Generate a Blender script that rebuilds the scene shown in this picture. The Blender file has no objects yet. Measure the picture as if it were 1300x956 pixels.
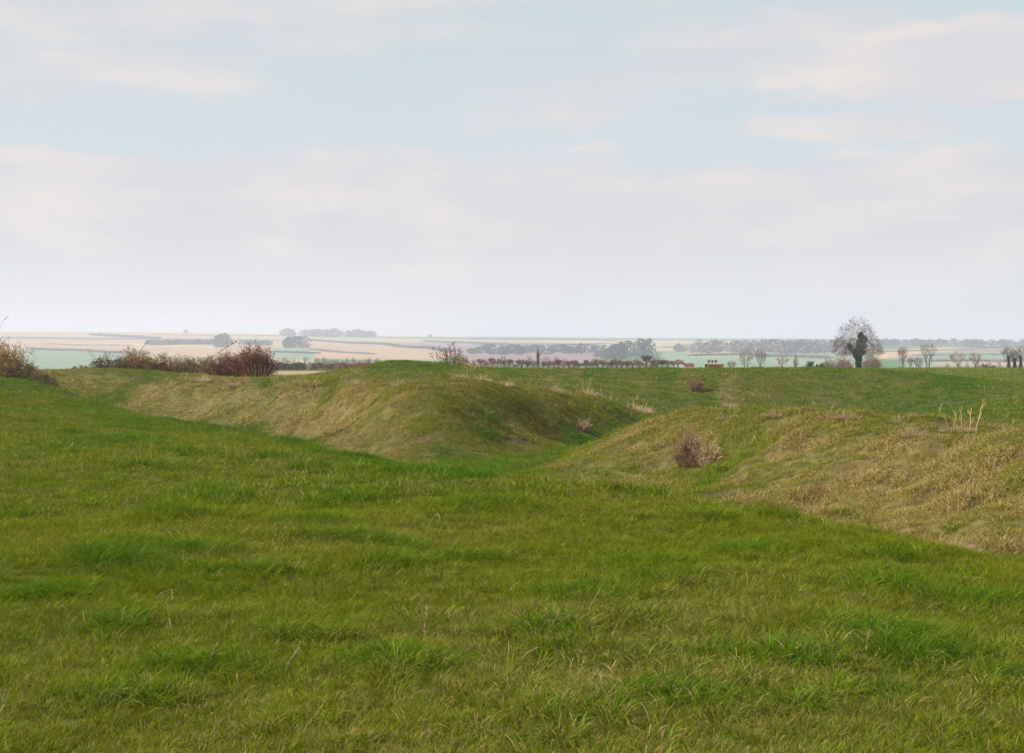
import bpy, math, random
import numpy as np
from mathutils import Vector, Matrix

R = math.radians
rng = np.random.default_rng(7)
random.seed(7)
scene = bpy.context.scene
COL = scene.collection

# ------------------------------------------------------------------ camera numbers
F, CX, V0, HC = 1805.0, 650.0, 438.0, 1.65      # focal length in photo pixels, centre, horizon row, eye height

# ------------------------------------------------------------------ value noise
_tab = np.random.default_rng(3).random((256, 256))
def vnoise(x, y, seed=0):
    x = np.asarray(x, float) + seed * 17.37 + 1000.0
    y = np.asarray(y, float) + seed * 9.71 + 1000.0
    xi = np.floor(x).astype(int); yi = np.floor(y).astype(int)
    fx = x - xi; fy = y - yi
    fx = fx * fx * (3 - 2 * fx); fy = fy * fy * (3 - 2 * fy)
    a = _tab[xi & 255, yi & 255]; b = _tab[(xi + 1) & 255, yi & 255]
    c = _tab[xi & 255, (yi + 1) & 255]; d = _tab[(xi + 1) & 255, (yi + 1) & 255]
    return (a * (1 - fx) + b * fx) * (1 - fy) + (c * (1 - fx) + d * fx) * fy
def fbm(x, y, seed=0, octv=4):
    s = 0; a = 0.5; t = 0
    x = np.asarray(x, float); y = np.asarray(y, float)
    for k in range(octv):
        s = s + a * vnoise(x * 2 ** k, y * 2 ** k, seed + k * 5); t += a; a *= 0.5
    return s / t
def sstep(x, a, b):
    t = np.clip((np.asarray(x, float) - a) / (b - a), 0, 1)
    return t * t * (3 - 2 * t)

# ------------------------------------------------------------------ terrain from surveyed points
CP = []
def P(u, v, Y, dry):
    CP.append(((u - CX) / F * Y, Y, HC - (v - V0) / F * Y, dry))
def G(x, y, z, dry):
    CP.append((x, y, z, dry))
# near pasture
for g in [(-6,1,0),(6,1,0),(0,-12,0),(-30,-10,.2),(30,-10,0),(0,4,0),(0,8,.01),(-3,11,.03),(3,9,-.02),(-4,15,.03),
          (1,12,0),(-7,20,.03),(-12,12,0),(-30,30,.25),(-60,30,.3),(10,4,0),(16,6,0)]:
    G(*g, .15)
for p in [(0,558,24.4),(120,545,29),(0,520,37),(60,500,48),(0,484,63),(-60,482,60)]: P(*p, .15)
# lip of the ditch
for p in [(80,491,53),(130,511,44),(190,532,34.5),(300,555,27),(400,573,22),(600,602,18),(780,622,16.2),(900,643,14.5),
          (1000,661,13.3),(1100,681,12.3),(1200,699,11.5),(1300,716,10.8),(1450,738,10)]: P(*p, .12)
# ditch bottom
for p in [(105,503,66),(200,532,51),(300,541,45),(400,566,36),(480,591,31),(560,592,30),(640,587,31.5),(700,598,28.5),
          (720,570,36),(765,551,41),(800,542,44.8),(832,532,51)]: P(*p, .02)
for p in [(850,632,21),(950,653,18.6),(1100,683,16.2),(1300,717,13.6),(1500,745,12.5),(1700,790,11)]: P(*p, .45)
# near bank (right)
for p in [(850,533,27.5),(900,527,26),(960,525,24.5),(1080,530,22.5),(1200,541,20.2),(1300,552,18.4),(1500,575,16),(1700,600,14)]: P(*p, .55)
for p in [(790,549,31),(740,572,31)]: P(*p, .6)
for p in [(1000,590,21.3),(1150,610,18.6),(1280,635,16),(860,580,24.3),(930,590,22.8)]: P(*p, .8)
for (u, Y, z) in [(860,31,.0),(960,28,.2),(1080,26,.25),(1200,23.5,.25),(1300,22,.25),(860,36,-.9),(960,34,-1.1),(1100,31,-1.2),(1300,28,-1.2),(1500,24,-1.2)]:
    G((u-CX)/F*Y, Y, z, .4)
# middle bank
for p in [(430,486,44),(500,489,39),(560,489,38),(650,493,40),(700,495,43),(740,500,45.5),(775,506.5,48),(805,517,50.5),(838,529,53)]: P(*p, .45)
for p in [(360,482,50),(300,481,55),(220,482,62),(180,488,66)]: P(*p, .5)
for p in [(240,488,59.3),(245,508,56.8),(250,532,53.5),(300,488,53.5),(305,510,51),(310,539,48),(380,490,46.8),(385,525,44.2),(390,560,41),
          (440,495,41.5),(445,540,38.2),(450,583,35),(500,496,37.6),(500,540,35.6),(500,588,33.2),(560,497,36.8),(560,540,35),(560,584,33),
          (640,500,38.6),(640,535,37),(645,572,35.2),(700,503,41.3),(702,561,38),(740,514,43),(775,525,44.8),(805,525,49)]: P(*p, .6)
for (u, Y, z) in [(80,56,-.25),(130,47,-.6),(130,50,-.62)]: G((u-CX)/F*Y, Y, z, .1)
for p in [(137,516,60),(165,529,52)]: P(*p, .3)
for p in [(182,485,74),(145,500,68)]: P(*p, .0)
for p in [(195,507,59.5),(200,490,64),(170,512,62)]: P(*p, .6)
# left mound
for p in [(140,467,78),(100,478,76),(80,488,72)]: P(*p, .45)
for p in [(190,475,82),(230,478,85),(330,481,75),(400,480,78)]: P(*p, .35)
# hill top behind
for p in [(490,458,66),(560,461,68),(600,467,70)]: P(*p, .15)
for p in [(450,470,62),(520,475,56),(620,478,56),(440,479,60)]: P(*p, .45)
for p in [(360,484,58),(300,484,63),(250,485,70),(380,483,66),(420,478,68),(440,470,67),(465,463,66),(490,461,76),(560,463,76),(330,482,90),(250,480,95),(420,479,90),(200,480,95)]: P(*p, .35)
for p in [(560,490,50),(600,492,50),(650,496,51),(500,485,50),(460,479,50),(700,494,57),(650,478,63),(600,472,64)]: P(*p, .4)
for p in [(1000,526.5,26),(900,528,28),(1080,532,25),(1150,537,22.5),(1250,547,21),(1300,554,20),(1000,530,28)]: P(*p, .5)
for p in [(350,483,55),(400,483,55),(400,482,61),(520,489,43.5),(520,492,47),(600,497,46),(450,485,48),(560,495,46),(650,501,47),(480,489,48),(700,506,50),(740,508,52),(775,515,54)]: P(*p, .42)
for p in [(250,546,33),(250,539,42),(300,550.5,32),(300,546,38),(330,557,32),(330,553,38),(400,571,27),(400,568.5,32),(150,520,48),(200,530.5,43),(450,582,27),(450,586,31),(190,531,39)]: P(*p, .1)
for p in [(560,489,41),(500,488,42),(620,492,42.5),(480,486,44.5),(420,482,51),(400,482,51),(370,481.5,53),(440,480,56),(480,475,58),(520,474,60),(600,478,60),(340,481,56),(560,484,55),(420,479.5,66)]: P(*p, .4)
# far bank
for p in [(650,470,72),(700,470.5,72),(850,471.5,71),(1000,472,69.5),(1080,472.5,68.5),(1130,476,67),(1180,485,65),(1225,497,62)]: P(*p, .1)
for p in [(850,498,65.5),(1000,497,65.5),(1080,497,65.5)]: P(*p, .27)
for p in [(770,505,62),(850,528,61),(1000,525,61.5),(1100,522,62),(1180,522,60),(700,497,64)]: P(*p, .2)
for u in (620, 700, 800, 900, 1000, 1080): P(u, 470.5, 80, .1); P(u, 474, 95, .1)
# flat field on the right
for p in [(1300,545,45),(1250,531,48),(1238,512,57),(1300,500,72),(1300,480,100),(1300,472,125),(1200,480,95),(1400,500,70),(1450,480,100)]: P(*p, .12)
for u in (-100, 100, 250, 400, 600, 800, 1000): P(u, 476.5, 112, .2)
for g in [(5.5,41,-1.3),(10,38,-1.2),(14,35,-1.2),(30,40,-1),(60,80,-.8),(40,20,-.8),(-60,100,-.6),(-80,60,0.2),(60,-30,0),(-60,-40,.2)]:
    G(*g, .2)
CP = np.array(CP)
def _phi(d2): return 0.5 * d2 * np.log(d2 + 1e-9)
_n = len(CP)
_d2 = (CP[:, None, 0] - CP[None, :, 0]) ** 2 + (CP[:, None, 1] - CP[None, :, 1]) ** 2
_A = np.zeros((_n + 3, _n + 3)); _A[:_n, :_n] = _phi(_d2) + np.eye(_n) * 0.06
_A[:_n, _n] = 1; _A[:_n, _n + 1] = CP[:, 0]; _A[:_n, _n + 2] = CP[:, 1]; _A[_n:, :_n] = _A[:_n, _n:].T
_w = np.linalg.solve(_A, np.concatenate([CP[:, 2], [0, 0, 0]]))

FV_R = [90, 110, 130, 160, 200, 250, 300, 400, 500, 650, 800, 1000, 1250, 1550, 1950, 2450, 2900, 3200, 3600, 4600]
FV_V = [478, 477, 474.5, 472, 470.5, 470.5, 471, 474, 477, 476, 470, 461, 453, 445, 436.5, 428, 421.5, 421, 426, 440]
def far_z(x, y):
    r = np.hypot(x, y); c = np.clip(y / np.maximum(r, 1e-6), 0.85, 1)
    u = np.clip(CX + F * x / np.maximum(y, 0.4 * r + 1e-6), -150, 1450)
    v = np.interp(r, FV_R, FV_V)
    v = v - 2.2 * sstep(u, 950, 1200) * (1 - sstep(r, 250, 500)) * sstep(r, 90, 140)
    dsk = np.interp(u, [0, 200, 480, 600, 740, 1000, 1150, 1200, 1300], [0, .5, 5, 6.5, 7.5, 9, 10, 10.5, 13])
    v = v + dsk * sstep(r, 1300, 2900) + (fbm(u / 90, r / 300, 5) - .5) * 4 * sstep(r, 700, 1200) * (1 - sstep(r, 2300, 2900))
    return HC - (v - V0) / F * r * c
def base_z(x, y):
    x = np.asarray(x, float); y = np.asarray(y, float)
    shp = x.shape; x = x.ravel(); y = y.ravel(); r = np.hypot(x, y)
    out = far_z(x, y)
    idx = np.nonzero(r < 160)[0]
    for k in range(0, len(idx), 20000):
        j = idx[k:k + 20000]
        d2 = (x[j, None] - CP[None, :, 0]) ** 2 + (y[j, None] - CP[None, :, 1]) ** 2
        t = _phi(d2) @ _w[:_n] + _w[_n] + _w[_n + 1] * x[j] + _w[_n + 2] * y[j]
        t = np.clip(t, -2.5, 2.5)
        b = sstep(r[j], 105, 150)
        out[j] = t * (1 - b) + out[j] * b
    return out.reshape(shp)
COVER = [(100,600,.12),(400,640,.18),(700,680,.2),(1000,720,.2),(1200,800,.22),(900,830,.3),(600,830,.25),(300,830,.2),(100,800,.18),(50,700,.1),
(600,750,.15),(300,600,.12),(450,610,.1),(750,650,.15),(1000,690,.1),(1200,720,.1),(900,780,.3),(650,820,.35),(750,850,.4),(560,690,.25),(120,560,.1),(50,520,.08),
(250,562,.2),(400,590,.22),(300,575,.2),(850,645,.12),(1000,668,.05),(1150,696,.05),(1290,722,.1),(700,630,.1),(1100,900,.25),(300,900,.25),
(200,522,.6),(172,518,.5),(228,526,.6),(280,529,.62),(350,541,.62),(195,537,0),(250,541,0),(330,552,0),(400,572,0),(480,592,0),(560,588,0),(650,580,0),(700,578,0),(740,560,0),(790,540,.03),(640,596,.0),(690,600,.05),(225,537,0),(300,545,0),(370,562,0),(520,592,0),(600,582,0),(570,600,.02),(620,590,0),(660,590,0),(680,585,0),(720,568,0),(760,552,0),(430,580,0),(280,541,0),(350,557,0),(800,536,0),(820,532,.05),
(145,498,0),(133,507,0),(165,490,0),(185,482,0),(200,490,.6),(130,512,.0),
(160,516,.55),(190,505,.7),(250,500,.7),(250,518,.65),(320,500,.7),(320,525,.6),(380,510,.65),(380,540,.65),(420,530,.8),(450,510,.7),(430,558,.7),(470,560,.5),(500,520,.6),
(520,560,.5),(560,510,.5),(560,540,.45),(600,530,.4),(600,560,.4),(650,520,.4),(650,550,.45),(700,510,.4),(700,540,.4),(750,517,.35),(750,530,.4),(800,524,.3),(540,575,.35),(620,565,.35),
(240,485,.35),(330,485,.3),(420,489,.25),(500,492,.4),(590,495,.5),(480,480,.2),(540,475,.2),(600,480,.22),(650,484,.3),(700,490,.55),
(490,461,.05),(550,465,.05),(450,474,.45),(600,472,.15),(140,470,.3),(110,487,.5),(170,477,.35),(140,490,.55),(100,498,.4),(0,487,.05),(50,486,.05),
(720,590,.55),(760,575,.6),(800,560,.6),(850,545,.5),(850,580,.6),(800,590,.5),(850,615,.45),(900,540,.45),(930,580,.35),(920,560,.15),(960,610,.6),(960,640,.45),(1000,545,.5),
(1000,580,.75),(1050,560,.65),(1050,610,.75),(1000,640,.7),(1080,650,.65),(1100,580,.8),(1150,600,.8),(1150,640,.7),(1200,570,.65),(1250,600,.65),(1250,650,.6),(1290,580,.55),
(1290,630,.45),(1290,690,.6),(1200,680,.65),(1100,540,.45),(1200,552,.5),(960,530,.4),(870,600,.15),(890,636,.2),(1400,640,.6),(1400,780,.15),
(650,471,.05),(750,472,.05),(850,474,.05),(950,474,.08),(1080,476,.08),(700,480,.25),(740,485,.45),(800,490,.2),(870,485,.4),(850,508,.15),(800,512,.1),(770,500,.2),(730,496,.1),(930,495,.5),(960,500,.35),
(900,512,.12),(860,520,.1),(950,518,.15),(1000,485,.25),(1000,512,.15),(1080,487,.3),(1080,512,.12),(1130,500,.1),(1150,488,.1),(1150,510,.05),(1200,502,.03),(1180,525,.05),(1240,512,.08),(1280,480,.1),(1290,500,.15),(1280,530,.1),(1220,475,.12)]
_Yr = np.exp(np.linspace(math.log(5), math.log(300), 700))
def ray(u, v):
    """where the line of sight through a place in the survey photo meets the ground"""
    xs = (u - CX) / F * _Yr; vs = V0 + F * (HC - base_z(xs, _Yr)) / _Yr
    k = np.nonzero(vs <= v)[0]; k = k[0] if len(k) else len(_Yr) - 1
    return xs[k], _Yr[k]
_C = []
for (_u, _v, _dv) in COVER:
    _x, _y = ray(_u, _v); _r = math.hypot(_x, _y); _C.append((F * _x / _r, F * HC / _r, _dv))
for _a in (-2500, -1500, -900, 900, 1500, 2500): _C += [(_a, 60, .2), (_a, 300, .15)]
_C = np.array(_C)
def dry_at(x, y):
    """share of dry straw in the cover"""
    x = np.asarray(x, float).ravel(); y = np.asarray(y, float).ravel(); out = np.zeros(len(x))
    r = np.maximum(np.hypot(x, y), .5); a = F * x / r; b = F * HC / r
    a = a + (fbm(x / 1.5, y / 1.5, 51, 3) - .5) * 30; b = b * (1 + (fbm(x / 1.9, y / 1.9, 52, 3) - .5) * .16)
    for k in range(0, len(x), 20000):
        s = slice(k, k + 20000)
        d2 = ((a[s, None] - _C[None, :, 0]) * .45) ** 2 + ((b[s, None] - _C[None, :, 1]) * 2.2) ** 2 * (1 + 0 * a[s, None])
        w = 1 / (d2 + 5) ** 2
        out[s] = (w @ _C[:, 2]) / w.sum(1)
    return out
SCRAPES = [(*ray(u, v), q) for u, v, q in [(912,632,.20),(862,588,.16),(745,552,.30),(655,563,.28),(762,532,.25),(168,530,.55),(1105,600,.10),(1232,640,.12),(1010,575,.09),(540,560,.2),(430,545,.25)]]
def scrape(x, y):
    out = np.zeros(np.shape(x))
    for sx_, sy_, q in SCRAPES:
        d = np.hypot((x - sx_) / 1.5, y - sy_) * (1 + .8 * (vnoise(x / .12, y / .12, 71) - .5))
        out = np.maximum(out, 1 - sstep(d, q * .7, q * 1.15))
    return out
def height(x, y):
    """ground level with its small lumps"""
    x = np.asarray(x, float); y = np.asarray(y, float); r = np.hypot(x, y)
    z = base_z(x, y)
    near = 1 - sstep(r, 120, 200)
    d = dry_at(x, y).reshape(x.shape)
    bank = sstep(d, .3, .6)
    z = z - .085 * near * sstep(r, 25, 60)
    z = z + near * ((fbm(x / 2.6, y / 2.6, 1, 3) - .5) * (.10 + .06 * bank) + (fbm(x / .55, y / .55, 2, 2) - .5) * (.07 + .20 * bank)
                    + (fbm(x / 9, y / 9, 4, 2) - .5) * .14 * sstep(r, 12, 30))
    return z
def hz(x, y): return float(height(np.array([x]), np.array([y]))[0])
def at(u, Y): 
    x = (u - CX) / F * Y
    return x, Y, hz(x, Y)

# ------------------------------------------------------------------ materials
def newmat(name):
    m = bpy.data.materials.new(name); m.use_nodes = True
    nt = m.node_tree; nt.nodes.clear()
    return m, nt, nt.nodes, nt.links
def simple_mat(name, c1, c2=None, scale=8.0, rough=.85, transl=0.0, bump=0.0):
    m, nt, N, L = newmat(name)
    out = N.new('ShaderNodeOutputMaterial'); p = N.new('ShaderNodeBsdfPrincipled')
    p.inputs['Roughness'].default_value = rough; p.inputs['Specular IOR Level'].default_value = .2
    c2 = c2 or tuple(k * .6 for k in c1)
    tc = N.new('ShaderNodeTexCoord'); nz = N.new('ShaderNodeTexNoise'); nz.inputs['Scale'].default_value = scale
    nz.inputs['Detail'].default_value = 4
    L.new(tc.outputs['Object'], nz.inputs['Vector'])
    rp = N.new('ShaderNodeValToRGB'); rp.color_ramp.elements[0].position = .35; rp.color_ramp.elements[1].position = .65
    rp.color_ramp.elements[0].color = (*c2, 1); rp.color_ramp.elements[1].color = (*c1, 1)
    L.new(nz.outputs['Fac'], rp.inputs['Fac']); L.new(rp.outputs['Color'], p.inputs['Base Color'])
    if transl:
        t = N.new('ShaderNodeBsdfTranslucent'); L.new(rp.outputs['Color'], t.inputs['Color'])
        mx = N.new('ShaderNodeMixShader'); mx.inputs[0].default_value = transl
        L.new(p.outputs[0], mx.inputs[1]); L.new(t.outputs[0], mx.inputs[2]); L.new(mx.outputs[0], out.inputs['Surface'])
    else:
        L.new(p.outputs[0], out.inputs['Surface'])
    if bump:
        b = N.new('ShaderNodeBump'); b.inputs['Strength'].default_value = bump
        L.new(nz.outputs['Fac'], b.inputs['Height']); L.new(b.outputs[0], p.inputs['Normal'])
    return m

# ------------------------------------------------------------------ mesh helpers
def mesh_np(name, verts, faces_flat, loop_tot, mat, cols=None, smooth=True, link=True, parent=None):
    me = bpy.data.meshes.new(name)
    nv = len(verts); nf = len(loop_tot)
    me.vertices.add(nv); me.vertices.foreach_set('co', np.asarray(verts, np.float32).ravel())
    me.loops.add(len(faces_flat)); me.loops.foreach_set('vertex_index', np.asarray(faces_flat, np.int32))
    me.polygons.add(nf)
    st = np.concatenate([[0], np.cumsum(loop_tot)[:-1]]).astype(np.int32)
    me.polygons.foreach_set('loop_start', st); me.polygons.foreach_set('loop_total', np.asarray(loop_tot, np.int32))
    if smooth: me.polygons.foreach_set('use_smooth', np.ones(nf, bool))
    me.update(); me.validate()
    if cols is not None:
        for an, arr in cols.items():
            a = me.attributes.new(an, 'FLOAT_COLOR', 'POINT')
            c = np.ones((nv, 4), np.float32); c[:, :arr.shape[1]] = arr
            a.data.foreach_set('color', c.ravel())
    if mat: me.materials.append(mat)
    o = bpy.data.objects.new(name, me)
    if link: COL.objects.link(o)
    if parent: o.parent = parent
    return o

class MB:
    def __init__(s): s.v = []; s.f = []
    def tube(s, pts, rad, sides=4, cap=False):
        pts = [Vector(p) for p in pts]; base = len(s.v); n = len(pts)
        for i, p in enumerate(pts):
            d = (pts[min(i + 1, n - 1)] - pts[max(i - 1, 0)])
            if d.length < 1e-9: d = Vector((0, 0, 1))
            d.normalize()
            a = d.cross(Vector((0.31, 0.95, 0.02))); 
            if a.length < .05: a = d.cross(Vector((1, 0, 0)))
            a.normalize(); b = d.cross(a)
            for k in range(sides):
                t = 2 * math.pi * k / sides
                s.v.append(p + (a * math.cos(t) + b * math.sin(t)) * rad[i])
        for i in range(n - 1):
            for k in range(sides):
                k2 = (k + 1) % sides
                s.f.append((base + i * sides + k, base + i * sides + k2, base + (i + 1) * sides + k2, base + (i + 1) * sides + k))
        if cap:
            s.f.append(tuple(base + k for k in reversed(range(sides))))
            s.f.append(tuple(base + (n - 1) * sides + k for k in range(sides)))
    def leaf(s, p, size, rnd=random):
        p = Vector(p); a = Vector((rnd.gauss(0, 1), rnd.gauss(0, 1), rnd.gauss(0, 1))).normalized()
        b = a.cross(Vector((rnd.gauss(0, 1), rnd.gauss(0, 1), rnd.gauss(0, 1)))).normalized()
        k = len(s.v); w = size * .55
        s.v += [p - a * size, p + b * w, p + a * size, p - b * w]; s.f.append((k, k + 1, k + 2, k + 3))
    def box(s, c, d, rz=0):
        k = len(s.v); cr, sr = math.cos(rz), math.sin(rz)
        for sz in (-1, 1):
            for sx, sy in ((-1, -1), (1, -1), (1, 1), (-1, 1)):
                x, y = sx * d[0] / 2, sy * d[1] / 2
                s.v.append(Vector((c[0] + x * cr - y * sr, c[1] + x * sr + y * cr, c[2] + sz * d[2] / 2)))
        for q in ((3, 2, 1, 0), (4, 5, 6, 7), (0, 1, 5, 4), (1, 2, 6, 5), (2, 3, 7, 6), (3, 0, 4, 7)): s.f.append(tuple(k + i for i in q))
    def wheel(s, c, r, w, sides=14):
        s.tube([(c[0], c[1] - w / 2, c[2]), (c[0], c[1] + w / 2, c[2])], [r, r], sides, True)
    def build(s, name, mat, parent=None, smooth=False):
        me = bpy.data.meshes.new(name); me.from_pydata([tuple(q) for q in s.v], [], s.f); me.update()
        if smooth: me.polygons.foreach_set('use_smooth', [True] * len(me.polygons))
        me.materials.append(mat)
        o = bpy.data.objects.new(name, me); COL.objects.link(o)
        if parent: o.parent = parent
        return o
def thing(name, label, cat, loc, group=None, rz=0):
    o = bpy.data.objects.new(name, None); COL.objects.link(o); o.location = loc; o.rotation_euler = (0, 0, rz)
    o.empty_display_size = .3
    o['label'] = label; o['category'] = cat
    if group: o['group'] = group
    return o
def dup(root, loc, rz, label, scale=1.0):
    r = root.copy(); COL.objects.link(r); r.location = loc; r.rotation_euler = (0, 0, rz)
    r.scale = (scale,) * 3 if not isinstance(scale, tuple) else scale
    r['label'] = label
    for ch in list(root.children):
        c = ch.copy(); COL.objects.link(c); c.parent = r
    return r

# ------------------------------------------------------------------ ground sheet (polar grid round the viewpoint)
fine = np.arange(-25, 25.001, .085); side = np.concatenate([np.arange(-180, -60, 6.), np.arange(-60, -25, 1.2)])
ang = np.concatenate([side, fine, -side[::-1][:-1]])          # full turn
ang = np.unique(np.round(ang, 4)); ang = ang[ang < 179.9]
rr = [.6]
while rr[-1] < 4500: rr.append(rr[-1] * (1.011 if rr[-1] > 4 else 1.12))
rr = np.array(rr)
split = int(np.searchsorted(rr, 620))
A_, R_ = np.meshgrid(np.radians(ang), rr)
GX = R_ * np.sin(A_); GY = R_ * np.cos(A_)
GZ = height(GX.ravel(), GY.ravel()).reshape(GX.shape)

def inpoly(u, v, poly):
    ins = np.zeros(len(u), bool); n = len(poly)
    for i in range(n):
        x1, y1 = poly[i]; x2, y2 = poly[(i + 1) % n]
        if y1 == y2: continue
        c = ((y1 > v) != (y2 > v)) & (u < (x2 - x1) * (v - y1) / (y2 - y1) + x1)
        ins ^= c
    return ins
# field colours (real crop and soil colours of the downs)
WHEAT, PLOUGH, PALESOIL, MAUVE, MINT, GRASS, STUB = (.36,.25,.13), (.18,.125,.09), (.34,.22,.13), (.20,.13,.13), (.15,.20,.125), (.06,.12,.03), (.30,.26,.13)
FIELDS = [
 ([(-300,472),(-300,444),(60,444),(180,449),(175,472)], MINT),
 ([(-300,444),(-300,431),(60,430),(400,434),(400,452),(180,449),(60,444)], PALESOIL),
 ([(-300,431),(-300,426),(200,428.5),(400,432),(400,434),(60,430.5)], MAUVE),
 ([(-300,426),(-300,423.5),(400,427),(400,432),(200,428.5)], STUB),
 ([(-300,423.5),(-300,400),(600,400),(600,428),(400,427)], WHEAT),
 ([(60,437.5),(120,434.5),(260,435),(300,440),(180,441.5)], WHEAT),
 ([(180,449),(400,452),(400,463),(180,463)], STUB),
 ([(345,441),(395,443),(400,456),(345,456)], MINT),
 ([(390,433),(480,438),(580,447),(560,458),(400,456)], PALESOIL),
 ([(390,428),(600,431),(600,436),(480,434),(390,431)], STUB),
 ([(480,434),(600,436),(590,450),(560,446),(480,438)], MAUVE),
 ([(600,431),(1000,433.5),(1000,436),(760,436),(600,434)], WHEAT),
 ([(600,434),(760,436),(760,438),(600,438)], GRASS),
 ([(590,438),(760,438),(760,462),(590,462)], MAUVE),
 ([(760,437),(870,436),(870,446),(760,446)], STUB),
 ([(840,447),(1100,446),(1100,475),(840,475)], MINT),
 ([(870,446),(940,446),(955,453),(880,453)], STUB),
 ([(940,436),(1110,437),(1110,447),(940,446)], MAUVE),
 ([(1100,446),(1130,444),(1200,441),(1240,442.5),(1117,456)], WHEAT),
 ([(1117,456),(1240,442.5),(1320,441),(1320,446),(1180,447),(1150,457)], MAUVE),
 ([(1150,457),(1180,447),(1500,446),(1500,480),(1150,480)], MINT),
 ([(1185,460),(1300,460),(1300,464),(1185,463)], PALESOIL),
 ([(1100,438),(1500,436),(1500,441),(1200,441),(1100,444)], GRASS),
]
def ground_colour(x, y, z, dry):
    r = np.hypot(x, y)
    yy = np.maximum(y, .3 * r)
    u = CX + F * x / yy; v = V0 + F * (HC - z) / yy
    green = np.array([.040, .056, .006]); straw = np.array([.13, .095, .04]); soil = np.array([.07, .05, .03])
    n1 = fbm(x / 1.3, y / 1.3, 11, 4)[:, None]; n2 = fbm(x / .35, y / .35, 12, 2)[:, None]
    d = np.clip(dry[:, None] * 1.1 + (n1 - .5) * .7, 0, 1)
    c = green * (1 - d) + straw * d
    c = c * (1 - .35 * (n2 > .6)) + soil * .35 * (n2 > .6)
    sc_ = scrape(x, y)[:, None]; c = c * (1 - sc_) + np.array([.065, .045, .022]) * sc_
    # ploughed strip behind the left banks
    pl = (r > 96) & (r < 190) & (u > 120) & (u < 520)
    c[pl] = np.array([.26, .20, .12]) * (.85 + .3 * n2[pl])
    vg = (r > 380)
    farc = np.tile(np.array(GRASS), (len(x), 1))
    fsel = r > 620
    for poly, col in FIELDS:
        m = fsel & inpoly(u + (fbm(x / 60, y / 60, 21, 2) - .5) * 6, v + (fbm(x / 90, y / 90, 22, 2) - .5) * .8, poly)
        farc[m] = col
    farc *= (.68 + .62 * fbm(x / 45, y / 18, 23, 4))[:, None]
    b = sstep(r, 350, 450)[:, None]
    return c * (1 - b) + farc * b
gx, gy, gz = GX.ravel(), GY.ravel(), GZ.ravel()
gdry = dry_at(gx, gy)
gcol = ground_colour(gx, gy, gz, gdry)

m, nt, N, L = newmat('turf_ground')
out = N.new('ShaderNodeOutputMaterial'); pr = N.new('ShaderNodeBsdfPrincipled'); pr.inputs['Roughness'].default_value = .95
pr.inputs['Specular IOR Level'].default_value = .05
at_ = N.new('ShaderNodeAttribute'); at_.attribute_name = 'albedo'
tc = N.new('ShaderNodeTexCoord'); nz = N.new('ShaderNodeTexNoise'); nz.inputs['Scale'].default_value = 6; nz.inputs['Detail'].default_value = 8
L.new(tc.outputs['Object'], nz.inputs['Vector'])
mr = N.new('ShaderNodeMapRange'); mr.inputs['From Min'].default_value = .3; mr.inputs['From Max'].default_value = .7
mr.inputs['To Min'].default_value = .7; mr.inputs['To Max'].default_value = 1.35
L.new(nz.outputs['Fac'], mr.inputs['Value'])
vm = N.new('ShaderNodeVectorMath'); vm.operation = 'SCALE'; L.new(at_.outputs['Color'], vm.inputs[0]); L.new(mr.outputs[0], vm.inputs['Scale'])
L.new(vm.outputs[0], pr.inputs['Base Color'])
bp = N.new('ShaderNodeBump'); bp.inputs['Strength'].default_value = .6; bp.inputs['Distance'].default_value = .05
L.new(nz.outputs['Fac'], bp.inputs['Height']); L.new(bp.outputs[0], pr.inputs['Normal'])
L.new(pr.outputs[0], out.inputs['Surface'])
MAT_GROUND = m

def grid_mesh(name, i0, i1, cap=False):
    na = len(ang); nr = i1 - i0
    v = np.stack([GX[i0:i1], GY[i0:i1], GZ[i0:i1]], -1).reshape(-1, 3)
    cols = gcol.reshape(GX.shape + (3,))[i0:i1].reshape(-1, 3)
    i = np.arange(nr - 1)[:, None] * na; j = np.arange(na)[None, :]; j2 = (j + 1) % na
    q = np.stack([i + j, i + na + j, i + na + j2, i + j2], -1).reshape(-1, 4)
    q = q[:, ::-1]
    flat = q.ravel(); lt = np.full(len(q), 4)
    if cap:
        flat = np.concatenate([flat, np.arange(na)]); lt = np.concatenate([lt, [na]])
    # normals must look up
    a, b, c = v[q[5000][0]], v[q[5000][1]], v[q[5000][2]]
    if np.cross(b - a, c - a)[2] < 0:
        flat = np.concatenate([q[:, ::-1].ravel(), np.arange(na)[::-1] if cap else np.array([], int)])
    return mesh_np(name, v, flat.astype(int), lt, MAT_GROUND, {'albedo': cols})
g = grid_mesh('ground', 0, split + 1, True); g['kind'] = 'structure'; g['label'] = 'green pasture with grassy earthwork banks and ditches'
h = grid_mesh('hills', split, len(rr)); h['kind'] = 'structure'; h['label'] = 'hazy patchwork of fields on the far downs'

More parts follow.
